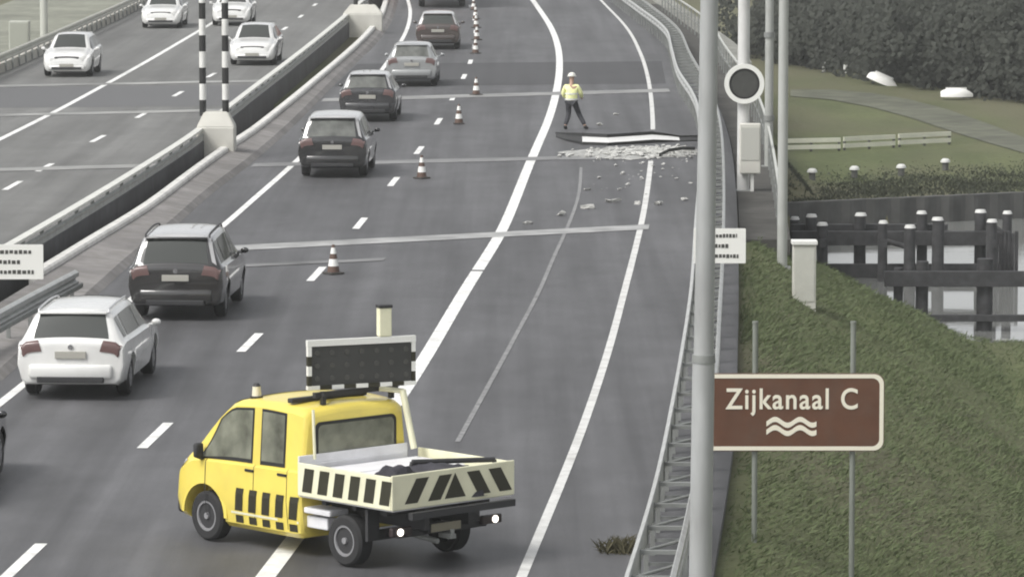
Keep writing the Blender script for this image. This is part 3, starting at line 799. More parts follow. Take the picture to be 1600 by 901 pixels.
for sd in (1, -1):
    # seals first, glass proud of them
    for (a, b2, q) in ((.62 + 1.55, 3.05, 0), (3.2, 4.93, 1)):
        pass
    for nm, m_, ex, of in (('window_seal', frame_b, .0, .005), ('side_window', glass_t, .045, .010)):
        bm = bmesh.new(); e = ex
        sh.patch(bm, (2.42 + e, 5.02 + e * 1.5), (3.16 - e, 5.02 + e * 1.5), (3.16 - e, 5.98 - e), (2.42 + e, 5.98 - e), side=sd, off_=of)
        obj('rear_' + nm if nm == 'window_seal' else nm, bm, m_, tr)
        bm = bmesh.new()
        sh.patch(bm, (3.42 + e, 5.02 + e * 1.5), (4.93 - e * 2.2, 5.02 + e * 1.5), (4.38 - e, 5.96 - e), (3.42 + e, 5.98 - e), side=sd, off_=of)
        obj('front_' + nm if nm == 'window_seal' else nm, bm, m_, tr)
    bm = bmesh.new()
    for s in (2.28, 3.30, 4.62): sh.patch(bm, (s, 2.1), (s + .018, 2.1), (s + .018, 5), (s, 5), side=sd, off_=.003, nu=1, nv=12)
    obj('door_seams', bm, frame_b, tr)
    bm = bmesh.new()
    for s in (2.45, 3.45):
        p = sh.pt(s, 4.0, sd); add_box(bm, p.x - .02 * 1, p.x + .02, p.y - .09, p.y + .09, p.z - .07, p.z - .035, bev=.008)
    split_obj('door_handle', bm, frame_b, tr)
    bm = bmesh.new(); p = sh.pt(4.75, 5.0, sd)
    add_box(bm, p.x + sd * .09 - .07, p.x + sd * .09 + .07, p.y - .05, p.y + .03, p.z + .02, p.z + .22, bev=.03); add_cyl(bm, p, p + Vector((sd * .12, 0, .05)), .03, n=8)
    obj('wing_mirror', bm, plastic, tr, smooth=50)
    # door marking: row of slanted bars and a row of squares below
    bm = bmesh.new()
    def side_quad(y0, y1, z0, z1, sl):
        vv = []
        N_ = 4
        G = []
        for j in range(N_ + 1):
            v = j / N_; z = z0 + (z1 - z0) * v; row = []
            for i in range(3):
                y = y0 + (y1 - y0) * i / 2 + sl * v
                # find s for y
                lo_, hi_ = 0., 5.
                for _ in range(24):
                    mdl = (lo_ + hi_) / 2
                    if sh.ring(mdl)[0] < y: lo_ = mdl
                    else: hi_ = mdl
                ss = (lo_ + hi_) / 2
                # find t for z on the lower side
                ta, tb = 2., 4.
                for _ in range(24):
                    tm = (ta + tb) / 2
                    if sh.pt(ss, tm, sd).z < z: ta = tm
                    else: tb = tm
                pp = sh.pt(ss, (ta + tb) / 2, sd); row.append(bm.verts.new((pp.x + sd * .006, pp.y, pp.z)))
            G.append(row)
        for r0, r1 in zip(G, G[1:]):
            for i in range(2): bm.faces.new((r0[i], r0[i + 1], r1[i + 1], r1[i]))
    for i in range(5):
        yb = 1.14 - i * .275
        side_quad(yb - .155, yb, .49, .80, -.06)
        side_quad(yb - .165, yb - .01, .33, .43, 0)
    obj('door_marking', bm, blk, tr)
    bm = bmesh.new()
    side_quad(-.15, 1.22, .445, .475, 0)
    obj('reflective_stripe', bm, yelp, tr)
    bm = bmesh.new(); sh.patch(bm, (6.3, 5.3), (7.8, 4.8), (7.7, 6.6), (6.6, 6.2), side=sd, off_=.012); obj('headlight', bm, lampc, tr)
# rear window of the cab, flat on the back wall
bm = bmesh.new(); add_prism(bm, [(x, z + 1.52) for x, z in rrect(1.42, .50, .09)], -.214, -.196); obj('window_seal', bm, frame_b, tr)
bm = bmesh.new(); add_prism(bm, [(x, z + 1.52) for x, z in rrect(1.32, .42, .07)], -.222, -.206); obj('rear_window', bm, glass_t, tr)
bm = bmesh.new(); sh.patch(bm, (4.06, 7.02), (4.96, 7.02), (4.96, 8), (4.06, 8), full=True); obj('windscreen', bm, glass_t, tr)
bm = bmesh.new(); sh.patch(bm, (7.3, 7.3), (8.1, 7.3), (8.1, 8), (7.3, 8), full=True, off_=.012); obj('grille', bm, plastic, tr)
bm = bmesh.new(); add_box(bm, -.80, .80, 2.42, 2.59, .28, .50, bev=.05); obj('front_bumper', bm, plastic, tr, smooth=50)
# roof: black roof bar strip, front beacon
bm = bmesh.new(); add_box(bm, -.76, .56, .20, .30, 1.985, 2.05, bev=.015); obj('roof_bar', bm, plastic, tr)
bm = bmesh.new()
for x in (-.42, .78): add_box(bm, x - .03, x + .03, -.06, .0, 1.95, 2.14)
add_box(bm, -.55, .90, -.03, .03, 2.06, 2.13)
add_cyl(bm, (-.45, -.06, 2.1), (.3, .5, 2.0), .02, n=8)
obj('board_bracket', bm, plastic, tr)
bm = bmesh.new(); add_cyl(bm, (-.60, 1.12, 1.95), (-.60, 1.12, 1.99), .085, n=18); bcn = obj('beacon', bm, plastic, tr)
bm = bmesh.new(); add_cyl(bm, (-.60, 1.12, 1.99), (-.60, 1.12, 2.12), .065, .055, n=18, caps=True); obj('beacon_lens', bm, mat('lens_pale', (.72, .68, .55), .2, coat=.5), bcn)
bm = bmesh.new(); add_cyl(bm, (-.60, 1.12, 2.12), (-.60, 1.12, 2.16), .058, .03, n=18); obj('beacon_cap', bm, plastic, bcn)
# raised arrow board above the rear of the roof
BW, BH, BZ, BY = 1.42, .52, 2.46, -.06
bm = bmesh.new(); add_prism(bm, [(x, z + BZ) for x, z in rrect(BW, BH, .03)], BY - .03, BY + .05); bd = obj('arrow_board', bm, mat('board_dark', (.050, .050, .048), .5, var=.1, scale=3), tr)
bm = bmesh.new()
def framebox(bm, x0, x1, z0, z1, mi): add_box(bm, x0, x1, BY - .045, BY + .02, z0, z1, mi=mi)
nb = 9; 
for i in range(nb):
    x0 = -BW / 2 - .06 + (BW + .12) * i / nb; x1 = x0 + (BW + .12) / nb
    framebox(bm, x0, x1, BZ - BH / 2 - .055, BZ - BH / 2 - .002, i % 2)
framebox(bm, -BW / 2 - .06, BW / 2 + .06, BZ + BH / 2 + .002, BZ + BH / 2 + .085, 0)
for sdx in (-1, 1):
    for i in range(4):
        z0 = BZ - BH / 2 + BH * i / 4; xa = sdx * (BW / 2 + .002); xb = sdx * (BW / 2 + .055)
        framebox(bm, min(xa, xb), max(xa, xb), z0, z0 + BH / 4, (i + 1) % 2)
obj('board_border', bm, [sign_w, blk], bd)
bm = bmesh.new()
for i in range(7):   # unlit lamp lenses on the panel
    for j in range(3):
        x = -.63 + i * .21; z = BZ - .17 + j * .17; add_cyl(bm, (x, BY - .031, z), (x, BY - .042, z), .035, n=12)
obj('lamp_grid', bm, mat('lamp_off', (.075, .075, .07), .35), bd)
bm = bmesh.new(); add_box(bm, .25, .43, -.10, .02, BZ + BH / 2 + .09, BZ + BH / 2 + .47, bev=.015); pst = obj('light_tower', bm, yelp, bd)
bm = bmesh.new(); add_box(bm, .24, .44, -.11, .03, BZ + BH / 2 + .47, BZ + BH / 2 + .51, bev=.01); obj('tower_cap', bm, plastic, pst)
bd.matrix_local = Matrix.Translation((.22, BY, 0)) @ Matrix.Rotation(R(-20), 4, 'Z') @ Matrix.Translation((0, -BY, 0))
# yellow braces behind the cab
bm = bmesh.new()
for x in (.78,): add_cyl(bm, (x, -.26, 2.08), (x + .06, -.42, 1.30), .045, n=10)
for x in (-.78,): add_cyl(bm, (x, -.25, 1.95), (x, -.28, 1.30), .02, n=10)
add_cyl(bm, (.55, -.05, 2.10), (.80, -.26, 2.06), .035, n=8)
split_obj('rack_brace', bm, yelp, tr)
# load bed
B0, B1, BX, BF = -2.14, -.26, 1.07, .88     # rear, front, half width, floor height
bm = bmesh.new(); add_box(bm, -BX + .03, BX - .03, B0 + .03, B1, BF - .05, BF, bev=.006); obj('bed_floor', bm, alu, tr)
bm = bmesh.new(); add_box(bm, -.42, -.34, B0 + .1, .2, .52, BF - .052); add_box(bm, .34, .42, B0 + .1, .2, .52, BF - .052)
for y in (-2.3, -1.8, -1.2, -.6): add_box(bm, -.9, .9, y - .04, y + .04, BF - .14, BF - .052)
add_box(bm, -.75, .75, RW - .06, RW + .06, .29, .41); obj('chassis', bm, plastic, tr)
bm = bmesh.new(); add_box(bm, -BX + .04, BX - .2, B1 + .002, B1 + .032, BF + .002, 1.36, bev=.008)
for z in (1.0, 1.12, 1.24): add_box(bm, -BX + .06, BX - .22, B1 - .012, B1 + .002, z - .012, z + .012)
obj('headboard', bm, alu, tr)
bm = bmesh.new(); add_box(bm, -.98, .98, B0 + .85, B1 - .06, BF + .002, BF + .30, bev=.02)
add_box(bm, -.95, .95, B0 + 1.15, B0 + 1.17, BF + .29, BF + .312)
obj('deck_box', bm, mat('deck_box_white', (.80, .80, .82), .45, var=.06, scale=3, dirt=.15), tr)
PH0, PH1 = BF - .03, BF + .405
for sd in (-1, 1):
    xo, xi = sd * BX, sd * (BX - .03)
    bm = bmesh.new(); add_box(bm, min(xo, xi), max(xo, xi), B0 + .035, B1 - .01, PH0, PH1, bev=.01); sp = obj('side_panel', bm, [yelp], tr)
    bm = bmesh.new(); n_ = 6; ln = (B1 - B0 - .05)
    for i in range(n_):
        y = B1 - .08 - i * ln / n_
        zA, zB = PH0 + .06, PH1 - .06
        dx = sd * .004
        v = [bm.verts.new((xo + dx, y + q, z)) for q, z in ((-.10, zA), (-.29 + .0, zA), (-.22, zB), (-.03, zB))]
        v = [bm.verts.new((xo + dx, y + q, z)) for q, z in ((-.02, zA), (-.21, zA), (-.27, zB), (-.08, zB))][0:4]
        bm.faces.new(v)
    loose = [q for q in bm.verts if not q.link_faces]
    bmesh.ops.delete(bm, geom=loose, context='VERTS')
    obj('stripe_marking', bm, blk, sp)
bm = bmesh.new(); add_box(bm, -BX, BX, B0, B0 + .03, PH0, PH1 + .02, bev=.012); tg = obj('tailgate', bm, yelp, tr)
bm = bmesh.new()
zA, zB = PH0 + .07, PH1 - .05; y = B0 - .004
for x0, w_, sl in ((-.86, .22, .20), (-.46, .22, .20), (.42, .22, -.20), (.80, .22, -.20)):
    if sl > 0: q = [(x0, zA), (x0 + w_, zA), (x0 + w_ + sl, zB), (x0 + sl, zB)]
    else: q = [(x0 , zA), (x0 + w_, zA), (x0 + w_ + sl, zB), (x0 + sl, zB)]
    bm.faces.new([bm.verts.new((a_, y, z_)) for a_, z_ in q])
bm.faces.new([bm.verts.new((a_, y, z_)) for a_, z_ in ((-.17, zA), (.20, zA), (.015, zB + .01))])
obj('chevron_marking', bm, blk, tg)
# stowed things in the bed: dark webbing/tarp, crumpled, and a rod
tarp = bmesh.new()
N_ = 22
G = []
for j in range(9):
    row = []
    for i in range(N_):
        u = i / (N_ - 1); v = j / 8
        x = -.92 + 1.5 * u; y = B0 + .08 + .60 * v + .10 * math.sin(u * 5)
        z = .36 + .10 * math.sin(u * 9 + v * 4) * math.sin(v * math.pi) + .10 * math.exp(-((u - .2) / .12) ** 2) + random.uniform(-.02, .02)
        if j in (0, 8) or i in (0, N_ - 1): z = .012
        row.append(tarp.verts.new((x, y, BF + max(z, .012))))
    G.append(row)
for a, b2 in zip(G, G[1:]):
    for i in range(N_ - 1): tarp.faces.new((a[i], a[i + 1], b2[i + 1], b2[i]))
tp = obj('tarpaulin', tarp, mat('dark_tarp', (.035, .034, .042), .7, var=.3, scale=6), None, smooth=60)
tag(tp, 'crumpled dark tarpaulin lying in the bed of the yellow pickup', 'tarpaulin')
rod = bmesh.new(); add_cyl(rod, (-.2, -1.55, BF + .46), (.93, -1.9, BF + .42), .035, n=8)
add_cyl(rod, (-.2, -1.55, BF + .46), (-.3, -1.5, BF + .02), .03, n=8); add_cyl(rod, (.93, -1.9, BF + .42), (.95, -1.9, BF + .02), .03, n=8)
rd = tag(obj('sign_stand', rod, plastic), 'folded dark stand leaning on the tailgate inside the pickup bed', 'stand')
# rear beam with lit lamps
bm = bmesh.new(); add_box(bm, -.78, .78, B0 + .22, B0 + .30, .44, .52, bev=.01); add_box(bm, -.30, .30, B0 + .17, B0 + .215, .46, .56); bb = obj('bumper_beam', bm, plastic, tr)
bm = bmesh.new(); add_box(bm, -.26, .26, B0 + .155, B0 + .167, .47, .58, bev=.004); obj('licence_plate', bm, mat('plate_dim', (.25, .23, .17), .6), tr)
for sd in (-1, 1):
    bm = bmesh.new(); add_box(bm, sd * .79 - .17, sd * .79 + .17, B0 + .12, B0 + .20, .48, .60, bev=.02); tl = obj('tail_light', bm, mat('lamp_housing', (.03, .02, .02), .4), tr)
    bm = bmesh.new(); add_cyl(bm, (sd * .83, B0 + .119, .54), (sd * .83, B0 + .105, .54), .048, n=16); obj('lit_lamp', bm, mat('lit_lamp', (.9, .85, .75), .3, emit=((1, .93, .82), 2.2)), tl)
bm = bmesh.new(); add_box(bm, -.86, -.70, -.62, -.20, .40, .56, bev=.02); add_box(bm, -.93, -.60, -.75, -.22, .60, .68, bev=.02); obj('side_locker', bm, alu, tr)
bm = bmesh.new()
for sd in (-1, 1):
    add_box(bm, sd * .88 - .10, sd * .88 + .10, RW - .48, RW - .43, .38, .80)
split_obj('mud_flap', bm, plastic, tr)
# exhaust / tow hitch
bm = bmesh.new(); add_cyl(bm, (-.2, B0 + .1, .36), (-.2, B0 + .7, .40), .035, n=10); add_box(bm, -.05, .05, B0 + .02, B0 + .25, .38, .44); add_cyl(bm, (0, B0 + .04, .44), (0, B0 + .04, .50), .03, n=10); obj('tow_hitch', bm, galv_d, tr)
ht = Vector((-math.sin(PSI), math.cos(PSI), 0)); rt = Vector((math.cos(PSI), math.sin(PSI), 0))
corner = gp(613, 800, PH0)
org = corner - ht * B0 + rt * BX
tr.location = (org.x, org.y, .012); tr.rotation_euler = (0, 0, PSI)
for o in (tp, rd): o.location = tr.location; o.rotation_euler = tr.rotation_euler

# ------------------------------------------------------------------ cones
cone_o = mat('cone_dark', (.10, .060, .045), .6); cone_w = mat('cone_white', (.78, .78, .75), .5)
def make_cone():
    root = empty('traffic_cone', label='', cat='traffic cone', group='traffic cones along the dashed line')
    bm = bmesh.new(); add_box(bm, -.17, .17, -.17, .17, 0, .04, bev=.012); obj('cone_base', bm, mat('cone_rubber', (.06, .055, .05), .8), root)
    bm = bmesh.new(); z = [.045, .17, .32, .43, .56, .62]; r = [.135, .112, .086, .066, .042, .030]
    for i in range(5): add_cyl(bm, (0, 0, z[i]), (0, 0, z[i + 1]), r[i], r[i + 1], n=18, caps=(i in (0, 4)), mi=i % 2)
    obj('cone_body', bm, [cone_o, cone_w], root)
    return root
cones = [(521, 428, 'cone nearest the camera, just below the bright joint'), (659, 279, 'striped cone second from the camera, beside a dash right of the black tall car'),
         (717, 194, 'striped cone third from the camera, right of the dark grey hatchback'), (744, 149, 'striped cone fourth from the camera, at the far bridge joint'),
         (743, 84, 'striped cone fifth from the camera, beyond the dark asphalt band'), (745, 63, 'striped cone sixth from the camera, level with the brown car'),
         (744, 44, 'striped cone seventh from the camera, right of the brown car window'), (743, 30, 'striped cone eighth from the camera, level with the roof of the brown car'), (740, 16, 'striped cone farthest from the camera, beside the red lorry')]
proto = make_cone()
for i, (x, y, l) in enumerate(cones):
    o = proto if i == 0 else copy_tree(proto)
    p = gp(x, y); o.location = (p.x, p.y, .004); o.rotation_euler = (0, 0, random.random()); o['label'] = l

# ------------------------------------------------------------------ debris on the deck
dz = gp(985, 222)
def curve_beam(name, pts, h, m, lab, cat, th=.10):
    bm = bmesh.new(); rows = []
    for i, (px, py, zb, hh) in enumerate(pts):
        p = gp(px, py, 0)
        rows.append([bm.verts.new((p.x, p.y + k, zb + z)) for k, z in ((-.10, 0), (-.10, hh * .26), (-.08, hh * .30), (.55, hh * .66), (.57, hh * .70), (.57, hh), (.67, hh), (.67, 0))])
    mi = [1, 1, 0, 1, 1, 1, 1, 1]
    for q_, (a, b2) in enumerate(zip(rows, rows[1:])):
        for j in range(8):
            f = bm.faces.new((a[j], a[(j + 1) % 8], b2[(j + 1) % 8], b2[j])); f.material_index = mi[j] if 2 <= q_ <= 6 else 1
    bm.faces.new(rows[0]); bm.faces.new(rows[-1][::-1])
    return tag(obj(name, bm, m), lab, cat)
metal_b = mat('bright_steel', (.78, .78, .76), .35, .1); dark_r = mat('rubber_dark', (.018, .018, .018), .6)
curve_beam('joint_beam', [(868, 214, .0, .10), (885, 220, .0, .20), (910, 226, .0, .30), (950, 227, .0, .28), (990, 225, .01, .28), (1020, 223, .02, .27), (1045, 222, .01, .20), (1062, 221, .0, .13), (1092, 220, .0, .12)], .3, [metal_b, dark_r],
           'long bent beam with pale face and dark edges lying across the lane by the worker', 'steel beam')
bm = bmesh.new(); pts = []
N_ = 44
for i in range(N_):
    a = 2 * math.pi * i / N_; px = 985 + 112 * math.cos(a) * (1 + random.uniform(-.08, .04)); py = 239 - (9 if math.sin(a) > 0 else 10) * math.sin(a) * (1 + random.uniform(-.35, .25)) - (px - 985) * .012
    p = gp(px, py); pts.append(bm.verts.new((p.x, p.y, .016)))
bm.faces.new(pts); tag(obj('pale_dust', bm, mat('pale_dust', (.34, .34, .325), .8, var=.35, scale=3, stretch=(1, .3, 1))), kind='structure')
# rubble in the broken joint: uncountable chips
bm = bmesh.new()
def chip(bm, p, s):
    M = Matrix.Translation(p) @ Matrix.Rotation(random.random() * 6, 4, 'Z') @ Matrix.Rotation(random.uniform(-.3, .3), 4, 'X') @ Matrix.Diagonal((s * random.uniform(.7, 1.6), s * random.uniform(.5, 1), s * random.uniform(.25, .5), 1))
    g = bmesh.ops.create_icosphere(bm, subdivisions=1, radius=1, matrix=M)
    for v in g['verts']: v.co += Vector([random.uniform(-.25, .25) * s for _ in range(3)])
for i in range(440):
    px = random.gauss(1010, 48)
    if not 872 < px < 1086: continue
    py = 239 + random.gauss(0, 3.8) - (px - 990) * .02 + (abs(random.gauss(0, 28)) if random.random() < .16 else 0); s = random.uniform(.02, .12) * (.6 if py > 250 else 1)
    p = gp(px, py); chip(bm, (p.x, p.y, .02 + s * .2), s)
tag(obj('rubble', bm, mat('pale_rubble', (.44, .44, .42), .7, var=.1, scale=4)), 'strip of pale broken rubble along the damaged bridge joint', 'rubble', kind='stuff')
bm = bmesh.new(); rows = []
for (px, py, z) in ((1030, 246, .02), (1045, 243, .10), (1065, 241, .12), (1086, 237, .05)):
    p = gp(px, py); rows.append([bm.verts.new((p.x, p.y + k, z + q)) for k, q in ((0, 0), (0, .09), (.08, .09), (.08, 0))])
for a, b2 in zip(rows, rows[1:]):
    for j in range(4): bm.faces.new((a[j], a[(j + 1) % 4], b2[(j + 1) % 4], b2[j]))
bm.faces.new(rows[0]); bm.faces.new(rows[-1][::-1])
tag(obj('joint_fragment', bm, dark_r), 'short dark curved strip lying on the pale rubble near the guard rail', 'rubber strip')
chunks = [(937, 196, .16, 'left of two pale chunks behind the worker\'s bent beam'), (963, 180, .15, 'right of two pale chunks behind the worker\'s bent beam'),
 (825, 350, .14, 'pale chunk beside the wide line just above the bright joint'), (878, 337, .20, 'pale chunk between the wide line and the erased line'),
 (919, 326, .22, 'pale flat chunk just right of the erased line'), (957, 316, .24, 'long pale chunk midway between the erased line and the right edge line'),
 (997, 319, .17, 'pale chunk touching the left side of the right edge line'), (1030, 320, .20, 'pale chunk just right of the right edge line'),
 (1069, 313, .14, 'pale chunk nearest the guard rail'), (973, 272, .14, 'small pale chunk just below the rubble strip'), (918, 297, .13, 'small pale chunk beside the top of the erased line')]
for px, py, s, l in chunks:
    s *= .72
    bm = bmesh.new(); chip(bm, (0, 0, s * .25), s); bmesh.ops.subdivide_edges(bm, edges=bm.edges, cuts=1)
    for v in bm.verts: v.co += Vector([random.uniform(-.012, .012) for _ in range(3)])
    o = obj('debris_chunk', bm, mat('chunk', (.38, .38, .36), .7, var=.12, scale=5)); p = gp(px, py); o.location = (p.x, p.y, .006)
    tag(o, l, 'debris', 'debris chunks scattered on the deck')

# ------------------------------------------------------------------ road worker
def skin_obj(name, pts, edges, m, parent, sub=2, root_i=0):
    me = bpy.data.meshes.new(name); me.from_pydata([p[:3] for p in pts], edges, []); o = link(name, me, m, parent)
    md = o.modifiers.new('skin', 'SKIN'); md.use_smooth_shade = True; md.branch_smoothing = .6
    for i, p in enumerate(pts):
        sv = me.skin_vertices[0].data[i]; r = p[3]; sv.radius = r if isinstance(r, tuple) else (r, r); sv.use_root = (i == root_i)
    s = o.modifiers.new('sub', 'SUBSURF'); s.levels = sub; s.render_levels = sub
    return o
pw = gp(893, 203); wk = empty('person', (pw.x, pw.y, .01), R(-12), 'worker in pale yellow high visibility jacket striding beside the wide white line', 'person')
skinm = mat('skin', (.42, .27, .20), .6); trou = mat('dark_trousers', (.035, .036, .042), .85, var=.2, scale=8); hiv = mat('hi_vis', (.88, .90, .45), .7, var=.08, scale=6); refl = mat('reflective_band', (.70, .71, .68), .4)
hel = mat('helmet_white', (.70, .70, .64), .4); boot = mat('boots', (.02, .02, .02), .7)
# facing +y (away), stride: right leg out to the right, torso leaning left
J = dict(pel=(0, 0, .88, (.15, .11)), lhip=(-.10, 0, .84, .09), rhip=(.10, 0, .84, .09), lkn=(-.10, .06, .47, .062), rkn=(.20, .16, .47, .062), lan=(-.17, -.14, .10, .042), ran=(.42, .02, .11, .042),
         lto=(-.17, .02, .04, .04), rto=(.47, .16, .045, .04), che=(-.02, .05, 1.20, (.17, .12)), nec=(-.02, .10, 1.42, .06), hed=(-.02, .13, 1.50, .07), top=(-.02, .14, 1.62, .085), crn=(-.02, .14, 1.70, .06),
         lsh=(-.20, .07, 1.34, .065), rsh=(.17, .07, 1.34, .065), lel=(-.28, .12, 1.08, .045), rel=(.26, .14, 1.08, .045), lwr=(-.24, .32, .94, .030), rwr=(.24, .34, .96, .030))
K = list(J); E = [('pel', 'lhip'), ('pel', 'rhip'), ('lhip', 'lkn'), ('rhip', 'rkn'), ('lkn', 'lan'), ('rkn', 'ran'), ('lan', 'lto'), ('ran', 'rto'), ('pel', 'che'), ('che', 'nec'), ('nec', 'hed'), ('hed', 'top'), ('top', 'crn'), ('che', 'lsh'), ('che', 'rsh'), ('lsh', 'lel'), ('rsh', 'rel'), ('lel', 'lwr'), ('rel', 'rwr')]
# hands with palm, four fingers and a thumb
for sd, wr in ((-1, 'lwr'), (1, 'rwr')):
    wx, wy, wz, _ = J[wr]
    k = 'p%d' % sd; J[k] = (wx, wy + .07, wz - .02, (.034, .018)); K.append(k); E.append((wr, k))
body = skin_obj('body', [J[k] for k in K], [(K.index(a), K.index(b2)) for a, b2 in E], skinm, wk)
for sd, wr in ((-1, 'lwr'), (1, 'rwr')):
    wx, wy, wz, _ = J[wr]
    for f, (dx, ln) in enumerate(((-.027, .065), (-.009, .075), (.009, .070), (.026, .055))):
        skin_obj('finger', [(wx + dx, wy + .06, wz - .02, .010), (wx + dx, wy + .06 + ln * .6, wz - .03, .009), (wx + dx, wy + .06 + ln * .85, wz - .055, .008)], [(0, 1), (1, 2)], skinm, body, sub=1)
    skin_obj('thumb', [(wx - sd * .02, wy + .03, wz - .01, .011), (wx - sd * .045, wy + .065, wz - .015, .010), (wx - sd * .040, wy + .09, wz - .03, .009)], [(0, 1), (1, 2)], skinm, body, sub=1)
skin_obj('trousers', [(0, 0, .90, (.165, .125)), (-.10, 0, .82, .105), (.10, 0, .82, .105), (-.10, .06, .47, .085), (.20, .16, .47, .085), (-.17, -.13, .13, .068), (.41, .02, .14, .068)], [(0, 1), (0, 2), (1, 3), (2, 4), (3, 5), (4, 6)], trou, wk)
jk = skin_obj('jacket', [(0, .0, .84, (.25, .17)), (-.01, .02, 1.03, (.22, .16)), (-.02, .05, 1.22, (.235, .16)), (-.02, .09, 1.40, (.10, .09)), (-.20, .07, 1.34, .088), (.17, .07, 1.34, .088), (-.29, .12, 1.08, .072), (.27, .14, 1.08, .072), (-.25, .28, .96, .056), (.25, .30, .98, .056)],
    [(0, 1), (1, 2), (2, 3), (2, 4), (2, 5), (4, 6), (5, 7), (6, 8), (7, 9)], hiv, wk)
for z, sc in ((.93, 1.), (1.10, .97)):
    bm = bmesh.new(); n_ = 24; rr = []
    for i in range(n_):
        a = 2 * math.pi * i / n_; rr.append([bm.verts.new((-.01 + .205 * sc * math.cos(a), .02 + .165 * sc * math.sin(a), z + q)) for q in (-.025, .025)])
    for i in range(n_): bm.faces.new((rr[i][0], rr[(i + 1) % n_][0], rr[(i + 1) % n_][1], rr[i][1]))
    obj('reflective_band', bm, refl, jk, smooth=60)
bm = bmesh.new(); bmesh.ops.create_uvsphere(bm, u_segments=18, v_segments=10, radius=.125, matrix=Matrix.Translation((-.02, .14, 1.63)) @ Matrix.Diagonal((1, 1.15, .95, 1)))
bmesh.ops.delete(bm, geom=[v for v in bm.verts if v.co.z < 1.625], context='VERTS'); add_cyl(bm, (-.02, .15, 1.622), (-.02, .15, 1.632), .145, n=20); obj('helmet', bm, hel, wk, smooth=40)
for sd, an, to in ((-1, 'lan', 'lto'), (1, 'ran', 'rto')):
    a, t = J[an], J[to]; skin_obj('boot', [(a[0], a[1], .15, .062), (a[0], a[1], .065, .060), (t[0], t[1] + .02, .045, .048)], [(0, 1), (1, 2)], boot, wk)
for x in (-.05, .01): 
    bm = bmesh.new(); bmesh.ops.create_icosphere(bm, subdivisions=1, radius=.011, matrix=Matrix.Translation((x, .222, 1.60))); obj('eye', bm, black_p, body)
bm = bmesh.new(); bmesh.ops.create_cone(bm, segments=8, radius1=.018, radius2=.006, depth=.05, matrix=Matrix.Translation((-.02, .228, 1.57))); obj('nose', bm, skinm, body)

# ------------------------------------------------------------------ masts and signs on the right
def text_mesh(name, body, size, m, parent, M, bold=0., ext=.004, space=1.0):
    cu = bpy.data.curves.new('t', 'FONT'); cu.body = body; cu.size = size; cu.align_x = 'CENTER'; cu.align_y = 'CENTER'; cu.extrude = ext; cu.offset = bold; cu.space_character = space
    t = bpy.data.objects.new('t', cu); C.objects.link(t); dg = bpy.context.evaluated_depsgraph_get(); dg.update()
    me = bpy.data.meshes.new_from_object(t.evaluated_get(dg)); bpy.data.objects.remove(t)
    me.materials.clear(); o = link(name, me, m, parent); o.matrix_local = M; return o
# foreground mast
YM = 40.
a = gd(1094, 901, YM); t_ = gd(1108.5, 0, YM); s_ = gd(1102.5, 557, YM)
mb = empty('lamp_mast', (a.x, YM, -.25), label='tall grey steel mast nearest the camera, rising in front of the brown sign', cat='mast')
dirv = (t_ - a); dirv /= dirv.z
def on(z): q = a + dirv * (z - a.z); return Vector((q.x - mb.location.x, q.y - YM, z + .25))
bm = bmesh.new(); add_cyl(bm, on(-.25), on(s_.z), .104, .099, n=32); obj('mast_foot', bm, polem, mb)
bm = bmesh.new(); add_cyl(bm, on(s_.z - .02), on(13), .090, .062, n=32); obj('mast_shaft', bm, polem, mb)
bm = bmesh.new(); add_cyl(bm, on(s_.z - .05), on(s_.z + .02), .106, .102, n=32); obj('collar', bm, galv_d, mb)
# masts beyond the rail
def mast(px, py, z, r, hgt, lab, m=white_p, nm='steel_mast', collars=()):
    p = gp(px, py, z); o = empty(nm, (p.x, p.y, z), label=lab, cat='mast', group='steel masts beyond the guard rail')
    bm = bmesh.new(); add_cyl(bm, (0, 0, -.3), (0, 0, hgt), r, r * .9, n=18); obj('mast_shaft', bm, m, o)
    bm = bmesh.new(); add_box(bm, -r * 1.7, r * 1.7, -r * 1.7, r * 1.7, -.3, .06, bev=.02); obj('foot_plate', bm, galv_d, o)
    for z_ in collars: 
        bm = bmesh.new(); add_cyl(bm, (0, 0, z_), (0, 0, z_ + .15), r * 1.25, n=18); obj('collar', bm, galv_d, o)
    return o, p
m1, p1 = mast(1161, 300, -.1, .16, 11, 'white mast carrying the round sign beyond the guard rail', mat('mast_white', (.60, .60, .585), .5, var=.05, scale=2, dirt=.2))
m2, p2 = mast(1201, 262, -.1, .12, 11, 'middle grey mast with small white fittings, between the white mast and the wide one', mat('mast_mid', (.36, .37, .35), .5, var=.1, scale=1, dirt=.2), collars=(1.3, 3.6))
m3, p3 = mast(1222, 420, -.5, .115, 11, 'pale grey mast rising just left of the pale cabinet', mat('mast_pale', (.40, .41, .39), .5, var=.06, scale=1, dirt=.15))
